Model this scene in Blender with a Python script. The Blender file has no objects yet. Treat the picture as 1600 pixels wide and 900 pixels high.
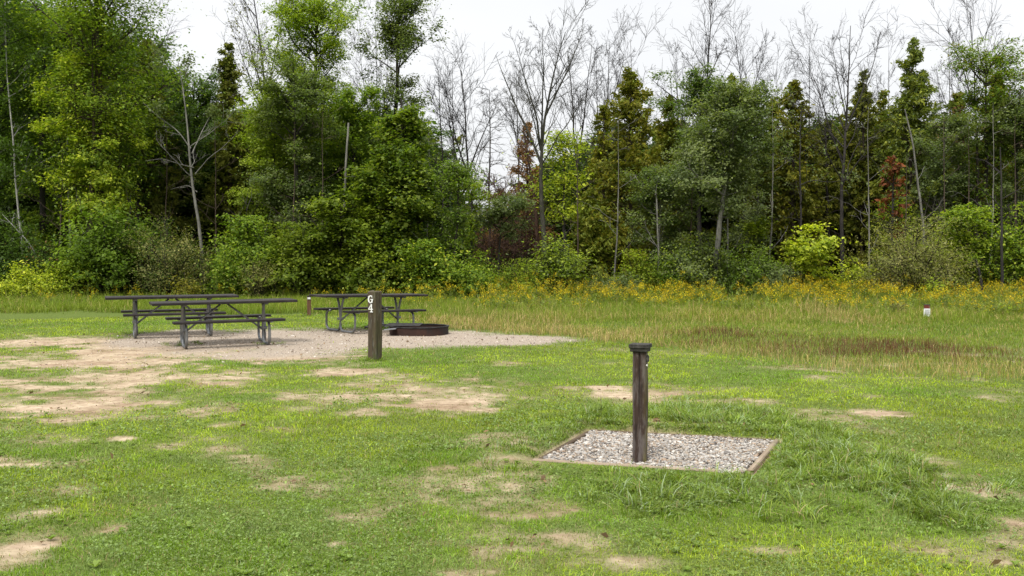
import bpy, math
import numpy as np

Q = 1.0                      # foliage / grass quantity factor
rng = np.random.default_rng(11)
PI = math.pi
F, CX, CY, CAMZ = 1556.0, 800.0, 450.0, 1.55
PITCH = math.radians(1.84)
scene = bpy.context.scene
coll = scene.collection

# ------------------------------------------------------------------ noise
def _hash(ix, iy, s):
    n = (ix.astype(np.int64) * 374761393 + iy.astype(np.int64) * 668265263 + s * 974711) & 0x7fffffff
    n = ((n ^ (n >> 13)) * 1274126177) & 0x7fffffff
    n = n ^ (n >> 16)
    return (n & 0xffff) / 65535.0
def vnoise(x, y, s=0):
    x = np.asarray(x, float); y = np.asarray(y, float)
    ix = np.floor(x); iy = np.floor(y); fx = x - ix; fy = y - iy
    fx = fx * fx * (3 - 2 * fx); fy = fy * fy * (3 - 2 * fy)
    a = _hash(ix, iy, s); b = _hash(ix + 1, iy, s); c = _hash(ix, iy + 1, s); d = _hash(ix + 1, iy + 1, s)
    return (a * (1 - fx) + b * fx) * (1 - fy) + (c * (1 - fx) + d * fx) * fy
def fbm(x, y, scale, octv=4, s=0):
    t = 0; a = 0.5; n = 0
    for o in range(octv):
        t = t + a * vnoise(np.asarray(x) / scale + 17.3 * o, np.asarray(y) / scale - 9.1 * o, s + o)
        n += a; a *= 0.5; scale *= 0.5
    return t / n
def sstep(a, b, x):
    t = np.clip((x - a) / (b - a), 0, 1); return t * t * (3 - 2 * t)

# ------------------------------------------------------------------ picture -> place
def ray(px, py):
    u = (px - CX) / F; v = (CY - py) / F
    return np.array([u, math.cos(PITCH) + v * math.sin(PITCH), -math.sin(PITCH) + v * math.cos(PITCH)])
def G(px, py, z=0.0):
    r = ray(px, py); t = (z - CAMZ) / r[2]
    return np.array([r[0] * t, r[1] * t])
def W(px, py, d):
    r = ray(px, py); t = d / r[1]
    return np.array([r[0] * t, d, CAMZ + r[2] * t])

# ------------------------------------------------------------------ ground fields
BED = np.array([G(832, 722), G(1165, 743), G(1215, 687), G(922, 671)])
def poly_sd(x, y, poly):
    """signed distance to a convex polygon (negative inside), counter-clockwise order."""
    d = np.full(np.shape(x), -1e9)
    n = len(poly)
    for i in range(n):
        a = poly[i]; b = poly[(i + 1) % n]; e = (b - a) / np.linalg.norm(b - a)
        d = np.maximum(d, (x - a[0]) * e[1] - (y - a[1]) * e[0])
    return d
def ell(x, y, px, py, rx, ry):
    c = G(px, py); a = G(px - rx, py)[0]; b = G(px + rx, py)[0]
    y0 = G(px, py + ry)[1]; y1 = G(px, py - ry)[1]
    return ((x - c[0]) / ((b - a) / 2)) ** 2 + ((y - (y0 + y1) / 2) / ((y1 - y0) / 2)) ** 2
PAD = [(620, 531, 185, 19), (480, 536, 180, 24), (360, 534, 120, 22), (270, 530, 110, 16), (760, 532, 150, 10), (560, 524, 170, 12)]
SOIL = [(190, 556, 210, 28, 1.), (170, 596, 200, 28, .92), (110, 630, 140, 22, .88), (300, 552, 120, 14, .7), (60, 535, 120, 9, .9), (640, 612, 170, 22, .5), (1010, 612, 170, 15, .55), (90, 536, 130, 8, 1), (150, 568, 70, 13, 1.), (215, 590, 100, 9, .95), (90, 632, 62, 16, 1.), (180, 612, 85, 10, .9), (40, 640, 60, 6, .7), (270, 548, 60, 7, .8),
        (175, 540, 120, 12, .85), (440, 560, 120, 10, .9), (300, 600, 60, 8, .6),
        (540, 582, 75, 7, .85), (600, 622, 75, 8, .8), (690, 632, 90, 13, .95), (560, 600, 60, 6, .6), (770, 622, 60, 9, .6), (935, 607, 70, 7, .85), (1010, 617, 110, 8, .9), (1125, 629, 80, 6, .65),
        (1380, 648, 50, 7, .8), (190, 688, 32, 6, .7), (60, 725, 85, 9, .7), (330, 645, 45, 9, .7), (345, 668, 40, 6, .5),
        (15, 860, 75, 34, 1.), (50, 802, 45, 15, .6), (170, 826, 42, 9, .6), (80, 690, 70, 9, .4), (100, 765, 55, 10, .4),
        (690, 738, 34, 6, .6), (735, 765, 70, 12, .50), (800, 798, 110, 20, .54), (870, 850, 130, 26, .54), (760, 896, 80, 8, .8), (950, 885, 120, 18, .50), (670, 790, 50, 9, .45),
        (530, 852, 40, 9, .7), (515, 745, 30, 5, .4), (440, 675, 30, 5, .5), (1555, 876, 60, 12, .5), (1430, 850, 60, 9, .35), (1200, 860, 70, 10, .4),
        (260, 700, 40, 6, .4), (470, 640, 50, 6, .35), (230, 655, 50, 6, .4), (1240, 575, 60, 5, .35)]
DRY = [(800, 512, 160, 14, .7), (1180, 560, 160, 13, .7), (1420, 580, 170, 16, .75), (1060, 520, 120, 10, .5), (720, 510, 120, 13, .9), (860, 519, 120, 12, .9), (980, 530, 90, 10, .9), (1100, 548, 110, 12, .7), (1220, 566, 110, 12, .8), (1350, 574, 120, 12, .8), (1530, 582, 120, 16, .8), (640, 506, 80, 7, .5), (1150, 500, 160, 8, .5), (1310, 496, 60, 14, .7)]
RED = [(1390, 548, 220, 17, .8), (1200, 532, 170, 11, .4), (1385, 549, 120, 11, 1.), (1250, 540, 110, 9, .6), (1140, 525, 110, 9, .6), (1500, 560, 110, 12, .7), (1110, 540, 60, 8, .6), (1450, 535, 60, 6, .4), (1590, 566, 60, 10, .6)]
LONG = [(1330, 740, 150, 55, 1), (1450, 790, 70, 35, .8), (1240, 715, 70, 40, 1), (1080, 655, 170, 17, .9), (940, 660, 60, 12, .6), (1060, 785, 140, 28, .5), (1180, 772, 80, 22, .6), (1260, 800, 110, 20, .4), (1270, 690, 70, 20, 1.)]
def field(x, y, L, warp=.5, s=31, lo=.62, hi=1.12):
    """0..1 field made of soft ragged patches."""
    m = np.zeros(np.shape(x))
    n = fbm(x, y, 1.1, 4, s) - .5; n2 = fbm(x, y, .28, 3, s + 9) - .5
    for e in L:
        v = e[4] if len(e) > 4 else 1.
        q = np.sqrt(ell(x, y, *e[:4])) + n * 1.5 * warp + n2 * 1.0 * warp
        m = np.maximum(m, v * (1 - sstep(lo, hi, q)))
    return m
def height(x, y):
    x = np.asarray(x, float); y = np.asarray(y, float)
    h = (fbm(x, y, 2.6, 3, 3) - .5) * .075 + (fbm(x, y, .5, 2, 5) - .5) * .025 * sstep(30, 10, y)
    sd = poly_sd(x, y, BED)
    h = h * sstep(.0, 1.2, sd) + .045 * sstep(.03, .18, sd) * (1 - sstep(.3, 1.3, sd))
    h = np.where(sd < .05, -.03 + 0 * h, h)
    r = np.hypot(x, y)
    h = h + sstep(60, 260, r) * 0.5
    return h
H1 = lambda x, y: float(height(np.array([x]), np.array([y]))[0])
def pad_f(x, y): return field(x, y, PAD, .30, 51)
def soil_f(x, y):
    s = field(x, y, SOIL, 1.15, 31, .30, 1.35)
    w = sstep(.56, .76, fbm(x, y, .75, 4, 77)) * .42 * (1 - sstep(14, 19, y))
    s = np.maximum(s, w)
    n = fbm(x, y, .14, 3, 83) * .6 + fbm(x, y, .5, 3, 87) * .4
    return np.clip(s + (n - .5) * 2.1 * sstep(.05, .45, s) * (1 - .5 * sstep(.75, 1, s)), 0, 1)
def meadow_f(x, y):
    """1 where the grass is left unmown"""
    pts = [(-400, 494), (0, 488), (170, 488), (330, 492), (470, 492), (640, 500), (700, 514), (880, 530), (1000, 540), (1150, 562), (1300, 580), (1450, 590), (1650, 602), (2300, 620)]
    ang = np.array([math.atan2(*G(a, b)) for a, b in pts]); rr = np.array([np.hypot(*G(a, b)) for a, b in pts])
    lim = np.interp(np.arctan2(x, y), ang, rr)
    r = np.hypot(x, y)
    return sstep(-.5, .9, r - lim + (fbm(x, y, 1.2, 3, 61) - .5) * 2.2)

# ------------------------------------------------------------------ mesh + object helpers
def tag(o, label=None, cat=None, group=None, kind=None):
    if label: o['label'] = label
    if cat: o['category'] = cat
    if group: o['group'] = group
    if kind: o['kind'] = kind
    return o
def mk(name, V, polys, mat, parent=None, attrs=None, smooth=True, loc=None):
    """V (n,3); polys: list of (m,k) index arrays; attrs: {name: (n,) or (n,3)} per vertex."""
    me = bpy.data.meshes.new(name)
    V = np.ascontiguousarray(V, dtype=np.float32)
    me.vertices.add(len(V)); me.vertices.foreach_set('co', V.ravel())
    polys = [np.asarray(p, dtype=np.int32) for p in polys if len(p)]
    nl = sum(p.size for p in polys); npol = sum(len(p) for p in polys)
    me.loops.add(nl); me.polygons.add(npol)
    me.loops.foreach_set('vertex_index', np.concatenate([p.ravel() for p in polys]))
    st = []; o = 0
    for p in polys:
        st.append(o + np.arange(len(p)) * p.shape[1]); o += p.size
    me.polygons.foreach_set('loop_start', np.concatenate(st).astype(np.int32))
    if not smooth:
        a = me.attributes.new('sharp_face', 'BOOLEAN', 'FACE'); a.data.foreach_set('value', np.ones(npol, dtype=bool))
    for k, v in (attrs or {}).items():
        v = np.asarray(v, dtype=np.float32)
        if v.ndim == 1:
            a = me.attributes.new(k, 'FLOAT', 'POINT'); a.data.foreach_set('value', v)
        else:
            a = me.attributes.new(k, 'FLOAT_COLOR', 'POINT')
            a.data.foreach_set('color', np.concatenate([v, np.ones((len(v), 1), np.float32)], 1).ravel())
    me.update(calc_edges=True)
    ob = bpy.data.objects.new(name, me); coll.objects.link(ob)
    if mat: me.materials.append(mat)
    if parent is not None: ob.parent = parent
    if loc is not None: ob.location = loc
    return ob
class MB:
    """collects simple solids into one mesh"""
    def __init__(s): s.V = []; s.P = {}; s.n = 0
    def add(s, V, faces):
        V = np.asarray(V, float)
        for f in faces: s.P.setdefault(len(f), []).append([i + s.n for i in f])
        s.V.append(V); s.n += len(V); return s
    def box(s, c, size, rz=0., rx=0., ry=0., bev=.006):
        """box with chamfered edges"""
        hx, hy, hz = [q / 2 for q in size]; b = min(bev, hx * .6, hy * .6, hz * .6)
        V = []; idx = {}
        for sx in (-1, 1):
            for sy in (-1, 1):
                for sz in (-1, 1):
                    for ax in range(3):
                        p = [sx * hx, sy * hy, sz * hz]
                        for k in range(3):
                            if k != ax: p[k] -= (sx, sy, sz)[k] * b
                        idx[(sx, sy, sz, ax)] = len(V); V.append(p)
        fs = []
        for ax in range(3):
            a, c2 = [k for k in range(3) if k != ax]
            for sg in (-1, 1):
                q = []
                for (u, v) in ((-1, -1), (1, -1), (1, 1), (-1, 1)):
                    t = [0, 0, 0]; t[ax] = sg; t[a] = u; t[c2] = v; q.append(idx[(*t, ax)])
                fs.append(q)
            for u in (-1, 1):                      # edges parallel to ax
                for v in (-1, 1):
                    q = []
                    for w, which in ((-1, a), (1, a), (1, c2), (-1, c2)):
                        t = [0, 0, 0]; t[ax] = w; t[a] = u; t[c2] = v; q.append(idx[(*t, which)])
                    fs.append(q)
        for sx in (-1, 1):
            for sy in (-1, 1):
                for sz in (-1, 1): fs.append([idx[(sx, sy, sz, k)] for k in range(3)])
        V = np.array(V)
        # outward winding
        out = []
        for f in fs:
            p = V[f]; nrm = np.cross(p[1] - p[0], p[2] - p[0])
            out.append(f if np.dot(nrm, p.mean(0)) > 0 else f[::-1])
        R = rot(rx, ry, rz)
        return s.add(V @ R.T + np.array(c), out)
    def tube(s, path, r, k=8, cap=True):
        V, Q4 = tubes(np.array([path], float), np.full((1, len(path)), 1.) * r, k)
        f = [list(q) for q in Q4]
        if cap:
            f.append(list(range(k))[::-1]); f.append(list(range(len(V) - k, len(V))))
        return s.add(V, f)
    def build(s, name, mat, parent=None, smooth=False, loc=None):
        return mk(name, np.concatenate(s.V), [np.array(p) for p in s.P.values()], mat, parent, None, smooth, loc)
def rot(rx, ry, rz):
    cx, sx, cy, sy, cz, sz = math.cos(rx), math.sin(rx), math.cos(ry), math.sin(ry), math.cos(rz), math.sin(rz)
    return np.array([[cz, -sz, 0], [sz, cz, 0], [0, 0, 1]]) @ np.array([[cy, 0, sy], [0, 1, 0], [-sy, 0, cy]]) @ np.array([[1, 0, 0], [0, cx, -sx], [0, sx, cx]])
def norm(v): return v / (np.linalg.norm(v, axis=-1, keepdims=True) + 1e-9)
def tubes(P, R, k):
    """P (m,n,3) paths, R (m,n) radii -> verts, quads"""
    m, n, _ = P.shape
    T = np.gradient(P, axis=1); T = norm(T)
    mean = norm(P[:, -1] - P[:, 0] + 1e-6)
    ref = np.where(np.abs(mean[:, 2:3]) > .8, np.array([[1., .13, 0]]), np.array([[.05, .03, 1.]]))[:, None, :]
    A = norm(np.cross(T, np.broadcast_to(ref, T.shape))); B = np.cross(T, A)
    th = np.arange(k) * 2 * PI / k
    V = P[:, :, None, :] + R[:, :, None, None] * (np.cos(th)[None, None, :, None] * A[:, :, None, :] + np.sin(th)[None, None, :, None] * B[:, :, None, :])
    base = (np.arange(m)[:, None, None] * n + np.arange(n - 1)[None, :, None]) * k
    j = np.arange(k)[None, None, :]; j2 = (j + 1) % k
    Qd = np.stack([base + j, base + j2, base + k + j2, base + k + j], -1).reshape(-1, 4)
    return V.reshape(-1, 3), Qd
def empty(name, loc=(0, 0, 0), rz=0.):
    o = bpy.data.objects.new(name, None); coll.objects.link(o); o.location = loc; o.rotation_euler = (0, 0, rz)
    o.empty_display_size = .2; return o

# ------------------------------------------------------------------ materials
def newmat(name):
    m = bpy.data.materials.new(name); m.use_nodes = True
    nt = m.node_tree; nt.nodes.clear()
    return m, nt, lambda t, **k: _node(nt, t, **k)
def _node(nt, t, **k):
    n = nt.nodes.new(t)
    for a, b in k.items(): setattr(n, a, b)
    return n
def surf(name, c1, c2, scale=(5, 5, 5), rough=.7, spec=.3, metal=0., bump=.2, detail=6., lo=.35, hi=.65, coord='Object', dist=.02, c3=None, s3=2., lo3=.5, hi3=.62):
    """two-tone noise surface, optional third tone in larger blotches"""
    m, nt, N = newmat(name); L = nt.links.new
    tc = N('ShaderNodeTexCoord'); mp = N('ShaderNodeMapping'); mp.inputs['Scale'].default_value = scale
    L(tc.outputs[coord], mp.inputs['Vector'])
    nz = N('ShaderNodeTexNoise'); nz.inputs['Scale'].default_value = 1.; nz.inputs['Detail'].default_value = detail; nz.inputs['Roughness'].default_value = .65
    L(mp.outputs[0], nz.inputs['Vector'])
    cr = N('ShaderNodeValToRGB'); cr.color_ramp.elements[0].position = lo; cr.color_ramp.elements[1].position = hi
    cr.color_ramp.elements[0].color = (*c1, 1); cr.color_ramp.elements[1].color = (*c2, 1)
    L(nz.outputs['Fac'], cr.inputs['Fac']); out = cr.outputs['Color']
    if c3:
        n3 = N('ShaderNodeTexNoise'); n3.inputs['Scale'].default_value = s3; n3.inputs['Detail'].default_value = 5.; n3.inputs['Roughness'].default_value = .7
        mp3 = N('ShaderNodeMapping'); mp3.inputs['Scale'].default_value = (1, 1, .35); L(tc.outputs[coord], mp3.inputs['Vector']); L(mp3.outputs[0], n3.inputs['Vector'])
        r3 = N('ShaderNodeMapRange'); r3.inputs['From Min'].default_value = lo3; r3.inputs['From Max'].default_value = hi3; L(n3.outputs['Fac'], r3.inputs['Value'])
        mx = N('ShaderNodeMix', data_type='RGBA'); L(r3.outputs[0], mx.inputs['Factor']); L(out, mx.inputs[6]); mx.inputs[7].default_value = (*c3, 1); out = mx.outputs[2]
    b = N('ShaderNodeBsdfPrincipled'); b.inputs['Roughness'].default_value = rough; b.inputs['Metallic'].default_value = metal; b.inputs['Specular IOR Level'].default_value = spec
    L(out, b.inputs['Base Color'])
    bp = N('ShaderNodeBump'); bp.inputs['Strength'].default_value = bump; bp.inputs['Distance'].default_value = dist
    L(nz.outputs['Fac'], bp.inputs['Height']); L(bp.outputs[0], b.inputs['Normal'])
    o = N('ShaderNodeOutputMaterial'); L(b.outputs[0], o.inputs['Surface'])
    return m
def leafmat(name, rough=.5, spec=.35, trans=.3, tint=(1.25, 1.35, .55)):
    m, nt, N = newmat(name); L = nt.links.new
    at = N('ShaderNodeAttribute', attribute_name='col')
    b = N('ShaderNodeBsdfPrincipled'); b.inputs['Roughness'].default_value = rough; b.inputs['Specular IOR Level'].default_value = spec
    L(at.outputs['Color'], b.inputs['Base Color'])
    ml = N('ShaderNodeMix', data_type='RGBA', blend_type='MULTIPLY'); ml.inputs['Factor'].default_value = 1.
    L(at.outputs['Color'], ml.inputs[6]); ml.inputs[7].default_value = (*tint, 1)
    tr = N('ShaderNodeBsdfTranslucent'); L(ml.outputs[2], tr.inputs['Color'])
    mx = N('ShaderNodeMixShader'); mx.inputs[0].default_value = trans
    L(b.outputs[0], mx.inputs[1]); L(tr.outputs[0], mx.inputs[2])
    o = N('ShaderNodeOutputMaterial'); L(mx.outputs[0], o.inputs['Surface'])
    return m
def barkmat():
    m, nt, N = newmat('bark'); L = nt.links.new
    at = N('ShaderNodeAttribute', attribute_name='col')
    tc = N('ShaderNodeTexCoord'); mp = N('ShaderNodeMapping'); mp.inputs['Scale'].default_value = (14, 14, 3.2); L(tc.outputs['Object'], mp.inputs['Vector'])
    nz = N('ShaderNodeTexNoise'); nz.inputs['Scale'].default_value = 1.; nz.inputs['Detail'].default_value = 7.; nz.inputs['Roughness'].default_value = .7; L(mp.outputs[0], nz.inputs['Vector'])
    r = N('ShaderNodeMapRange'); r.inputs['From Min'].default_value = .3; r.inputs['From Max'].default_value = .7; r.inputs['To Min'].default_value = .4; r.inputs['To Max'].default_value = 1.5; L(nz.outputs['Fac'], r.inputs['Value'])
    ml = N('ShaderNodeMix', data_type='RGBA', blend_type='MULTIPLY'); ml.inputs['Factor'].default_value = 1.; L(at.outputs['Color'], ml.inputs[6]); L(r.outputs[0], ml.inputs[7])
    b = N('ShaderNodeBsdfPrincipled'); b.inputs['Roughness'].default_value = .85; b.inputs['Specular IOR Level'].default_value = .2; L(ml.outputs[2], b.inputs['Base Color'])
    bp = N('ShaderNodeBump'); bp.inputs['Strength'].default_value = .5; bp.inputs['Distance'].default_value = .03; L(nz.outputs['Fac'], bp.inputs['Height']); L(bp.outputs[0], b.inputs['Normal'])
    o = N('ShaderNodeOutputMaterial'); L(b.outputs[0], o.inputs['Surface'])
    return m
def groundmat():
    m, nt, N = newmat('ground_soil_and_turf'); L = nt.links.new
    tc = N('ShaderNodeTexCoord')
    def noise(scale, det=6., ro=.65):
        n = N('ShaderNodeTexNoise'); n.inputs['Scale'].default_value = scale; n.inputs['Detail'].default_value = det; n.inputs['Roughness'].default_value = ro
        L(tc.outputs['Object'], n.inputs['Vector']); return n.outputs['Fac']
    def ramp(f, a, ca, b, cb, mid=None):
        r = N('ShaderNodeValToRGB'); e = r.color_ramp.elements; e[0].position = a; e[0].color = (*ca, 1); e[1].position = b; e[1].color = (*cb, 1)
        if mid: q = e.new(mid[0]); q.color = (*mid[1], 1)
        L(f, r.inputs['Fac']); return r.outputs['Color']
    def mix(f, a, b):
        x = N('ShaderNodeMix', data_type='RGBA'); L(f, x.inputs['Factor']); L(a, x.inputs[6]); L(b, x.inputs[7]); return x.outputs[2]
    att = lambda n: N('ShaderNodeAttribute', attribute_name=n).outputs['Fac']
    fine = noise(55., 5.); mid = noise(9., 6.); big = noise(1.3, 5.)
    turf = ramp(fine, .3, (.040, .058, .010), .72, (.17, .20, .05), (.5, (.085, .12, .022)))
    soil = ramp(mid, .3, (.25, .18, .118), .68, (.48, .385, .270), (.5, (.38, .295, .20)))
    grav = ramp(fine, .28, (.13, .105, .08), .70, (.38, .315, .245), (.46, (.27, .222, .172)))
    damp = ramp(big, .44, (1, 1, 1), .66, (.50, .42, .36))
    ml = N('ShaderNodeMix', data_type='RGBA', blend_type='MULTIPLY'); ml.inputs['Factor'].default_value = .8; L(soil, ml.inputs[6]); L(damp, ml.inputs[7])
    c = mix(att('soil'), turf, ml.outputs[2])
    c = mix(att('pad'), c, grav)
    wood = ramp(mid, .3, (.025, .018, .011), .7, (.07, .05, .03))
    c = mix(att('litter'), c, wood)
    b = N('ShaderNodeBsdfPrincipled'); b.inputs['Roughness'].default_value = .95; b.inputs['Specular IOR Level'].default_value = .1; L(c, b.inputs['Base Color'])
    ad = N('ShaderNodeMath', operation='ADD'); L(fine, ad.inputs[0]); L(mid, ad.inputs[1])
    bp = N('ShaderNodeBump'); bp.inputs['Strength'].default_value = .6; bp.inputs['Distance'].default_value = .015; L(ad.outputs[0], bp.inputs['Height']); L(bp.outputs[0], b.inputs['Normal'])
    o = N('ShaderNodeOutputMaterial'); L(b.outputs[0], o.inputs['Surface'])
    return m
def postmat(name, base, dark, pale, moss, mossamt, lo=.5, hi=.6):
    """weathered timber: grain, peeled pale patches, moss; crack attribute darkens the split"""
    m, nt, N = newmat(name); L = nt.links.new
    tc = N('ShaderNodeTexCoord')
    def noise(sc, det=6., ro=.65):
        mp = N('ShaderNodeMapping'); mp.inputs['Scale'].default_value = sc; L(tc.outputs['Object'], mp.inputs['Vector'])
        n = N('ShaderNodeTexNoise'); n.inputs['Scale'].default_value = 1.; n.inputs['Detail'].default_value = det; n.inputs['Roughness'].default_value = ro; L(mp.outputs[0], n.inputs['Vector']); return n.outputs['Fac']
    def mr(f, a, b, c=0., d=1.):
        r = N('ShaderNodeMapRange'); r.inputs['From Min'].default_value = a; r.inputs['From Max'].default_value = b; r.inputs['To Min'].default_value = c; r.inputs['To Max'].default_value = d; L(f, r.inputs['Value']); return r.outputs[0]
    def mix(f, a, b):
        x = N('ShaderNodeMix', data_type='RGBA'); L(f, x.inputs['Factor'])
        for s, v in ((6, a), (7, b)):
            if isinstance(v, tuple): x.inputs[s].default_value = (*v, 1)
            else: L(v, x.inputs[s])
        return x.outputs[2]
    g = noise((90, 90, 3.)); p = noise((16, 16, 3.5), 7., .7); ms = noise((7, 7, 5), 5.)
    c = mix(mr(g, .35, .65), dark, base)
    pal = mix(mr(g, .3, .7), tuple(q * .6 for q in pale), pale)
    c = mix(mr(p, lo, hi), c, pal)
    am = N('ShaderNodeMath', operation='MULTIPLY'); L(mr(ms, .42, .62), am.inputs[0]); L(N('ShaderNodeAttribute', attribute_name='moss').outputs['Fac'], am.inputs[1])
    c = mix(am.outputs[0], c, moss)
    c = mix(N('ShaderNodeAttribute', attribute_name='crack').outputs['Fac'], c, (.008, .006, .005))
    b = N('ShaderNodeBsdfPrincipled'); b.inputs['Roughness'].default_value = .75; b.inputs['Specular IOR Level'].default_value = .3; L(c, b.inputs['Base Color'])
    bp = N('ShaderNodeBump'); bp.inputs['Strength'].default_value = .6; bp.inputs['Distance'].default_value = .004; L(g, bp.inputs['Height']); L(bp.outputs[0], b.inputs['Normal'])
    o = N('ShaderNodeOutputMaterial'); L(b.outputs[0], o.inputs['Surface'])
    return m
M_leaf = leafmat('leaf', .5, .20, .45)
M_needle = leafmat('cedar_spray', .6, .15, .30)
M_grass = leafmat('grass_blade', .55, .2, .30, (1.2, 1.3, .5))
M_flower = leafmat('flower', .7, .1, .2, (1, 1, 1))
M_bark = barkmat()
M_ground = groundmat()
M_stone = None

# ------------------------------------------------------------------ camera, world, sun
cam = bpy.data.cameras.new('camera'); cam.lens = 36.0 * F / 1600; cam.sensor_width = 36.; cam.clip_end = 2000.; cam.clip_start = .05
co = bpy.data.objects.new('camera', cam); coll.objects.link(co); co.location = (0, 0, CAMZ); co.rotation_euler = (PI / 2 - PITCH, 0, 0)
scene.camera = co
SUN_EL, SUN_AZ = 58., 205.          # azimuth clockwise from +Y (the view direction): behind the camera, a little to the left
wd = bpy.data.worlds.new('World'); scene.world = wd; wd.use_nodes = True
nt = wd.node_tree; nt.nodes.clear()
sky = nt.nodes.new('ShaderNodeTexSky'); sky.sky_type = 'NISHITA'; sky.sun_disc = False; sky.sun_elevation = math.radians(SUN_EL); sky.sun_rotation = math.radians(SUN_AZ)
sky.dust_density = 4.; sky.air_density = 1.
tcw = nt.nodes.new('ShaderNodeTexCoord'); mpw = nt.nodes.new('ShaderNodeMapping'); mpw.inputs['Scale'].default_value = (1., 1., 2.6)
nzw = nt.nodes.new('ShaderNodeTexNoise'); nzw.inputs['Scale'].default_value = 1.7; nzw.inputs['Detail'].default_value = 4.; nzw.inputs['Roughness'].default_value = .5
crw = nt.nodes.new('ShaderNodeValToRGB'); crw.color_ramp.elements[0].position = .3; crw.color_ramp.elements[0].color = (6.1, 6.22, 6.4, 1); crw.color_ramp.elements[1].position = .7; crw.color_ramp.elements[1].color = (7.2, 7.22, 7.26, 1)
mxw = nt.nodes.new('ShaderNodeMix'); mxw.data_type = 'RGBA'; mxw.inputs[0].default_value = .9
bg = nt.nodes.new('ShaderNodeBackground'); bg.inputs['Strength'].default_value = .07
ow = nt.nodes.new('ShaderNodeOutputWorld')
# overcast: the cloud deck is brighter overhead than near the horizon
sxw = nt.nodes.new('ShaderNodeSeparateXYZ'); mrw = nt.nodes.new('ShaderNodeMapRange'); mrw.interpolation_type = 'SMOOTHSTEP'
mrw.inputs['From Min'].default_value = .28; mrw.inputs['From Max'].default_value = .9; mrw.inputs['To Min'].default_value = 1.; mrw.inputs['To Max'].default_value = 2.4
mlw = nt.nodes.new('ShaderNodeVectorMath'); mlw.operation = 'SCALE'
for a, b in ((tcw.outputs['Generated'], mpw.inputs['Vector']), (mpw.outputs[0], nzw.inputs['Vector']), (nzw.outputs['Fac'], crw.inputs['Fac']), (sky.outputs[0], mxw.inputs[6]), (crw.outputs[0], mxw.inputs[7]), (tcw.outputs['Generated'], sxw.inputs[0]), (sxw.outputs['Z'], mrw.inputs['Value']), (mxw.outputs[2], mlw.inputs[0]), (mrw.outputs[0], mlw.inputs['Scale']), (mlw.outputs[0], bg.inputs['Color']), (bg.outputs[0], ow.inputs['Surface'])): nt.links.new(a, b)
sl = bpy.data.lights.new('sun', 'SUN'); sl.energy = 1.5; sl.angle = math.radians(12); sl.color = (1, .97, .92)
so = bpy.data.objects.new('sun', sl); coll.objects.link(so); so.location = (-10, -20, 40)
so.rotation_euler = (math.radians(90 - SUN_EL), 0, math.radians(180 - SUN_AZ) + 0)
scene.view_settings.view_transform = 'Standard'; scene.view_settings.look = 'None'; scene.view_settings.gamma = 1.; scene.view_settings.exposure = 1.1
scene.render.engine = 'CYCLES'
cy = scene.cycles; cy.max_bounces = 7; cy.diffuse_bounces = 4; cy.glossy_bounces = 2; cy.transmission_bounces = 4; cy.transparent_max_bounces = 4; cy.use_denoising = True; cy.caustics_reflective = False; cy.caustics_refractive = False

# ------------------------------------------------------------------ ground sheet
def build_ground():
    th = np.concatenate([np.linspace(-PI, -.75, 60, endpoint=False), np.linspace(-.75, .75, 620), np.linspace(.75, PI, 61)[1:-1]])
    r = np.concatenate([np.geomspace(.6, 3., 30, endpoint=False), np.geomspace(3., 45., 560, endpoint=False), np.geomspace(45, 900, 30)])
    R, T = np.meshgrid(r, th, indexing='ij')
    x = (R * np.sin(T)).ravel(); y = (R * np.cos(T)).ravel()
    nr, n = R.shape
    z = height(x, y)
    near = (y > 0) & (R.ravel() < 60)
    soil = np.zeros(len(x)); pad = np.zeros(len(x))
    soil[near] = soil_f(x[near], y[near]); pad[near] = pad_f(x[near], y[near])
    sd = poly_sd(x, y, BED); soil = np.maximum(soil, (sd < .05) * 1.)
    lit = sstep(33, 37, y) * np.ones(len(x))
    V = np.stack([x, y, z], 1)
    V = np.concatenate([V, [[0, 0, H1(0, 0)]]])
    i = np.arange(nr - 1)[:, None] * n; j = np.arange(n)[None, :]; j2 = (j + 1) % n
    q = np.stack([i + j, i + j2, i + n + j2, i + n + j], -1).reshape(-1, 4)[:, ::-1]
    t = np.stack([np.full(n, len(V) - 1), np.arange(n), (np.arange(n) + 1) % n], 1)[:, ::-1]
    ap = lambda a: np.append(a, 0)
    g = mk('ground', V, [q, t], M_ground, None, {'soil': ap(soil), 'pad': ap(pad), 'litter': ap(lit)})
    tag(g, kind='structure')
build_ground()

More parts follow.
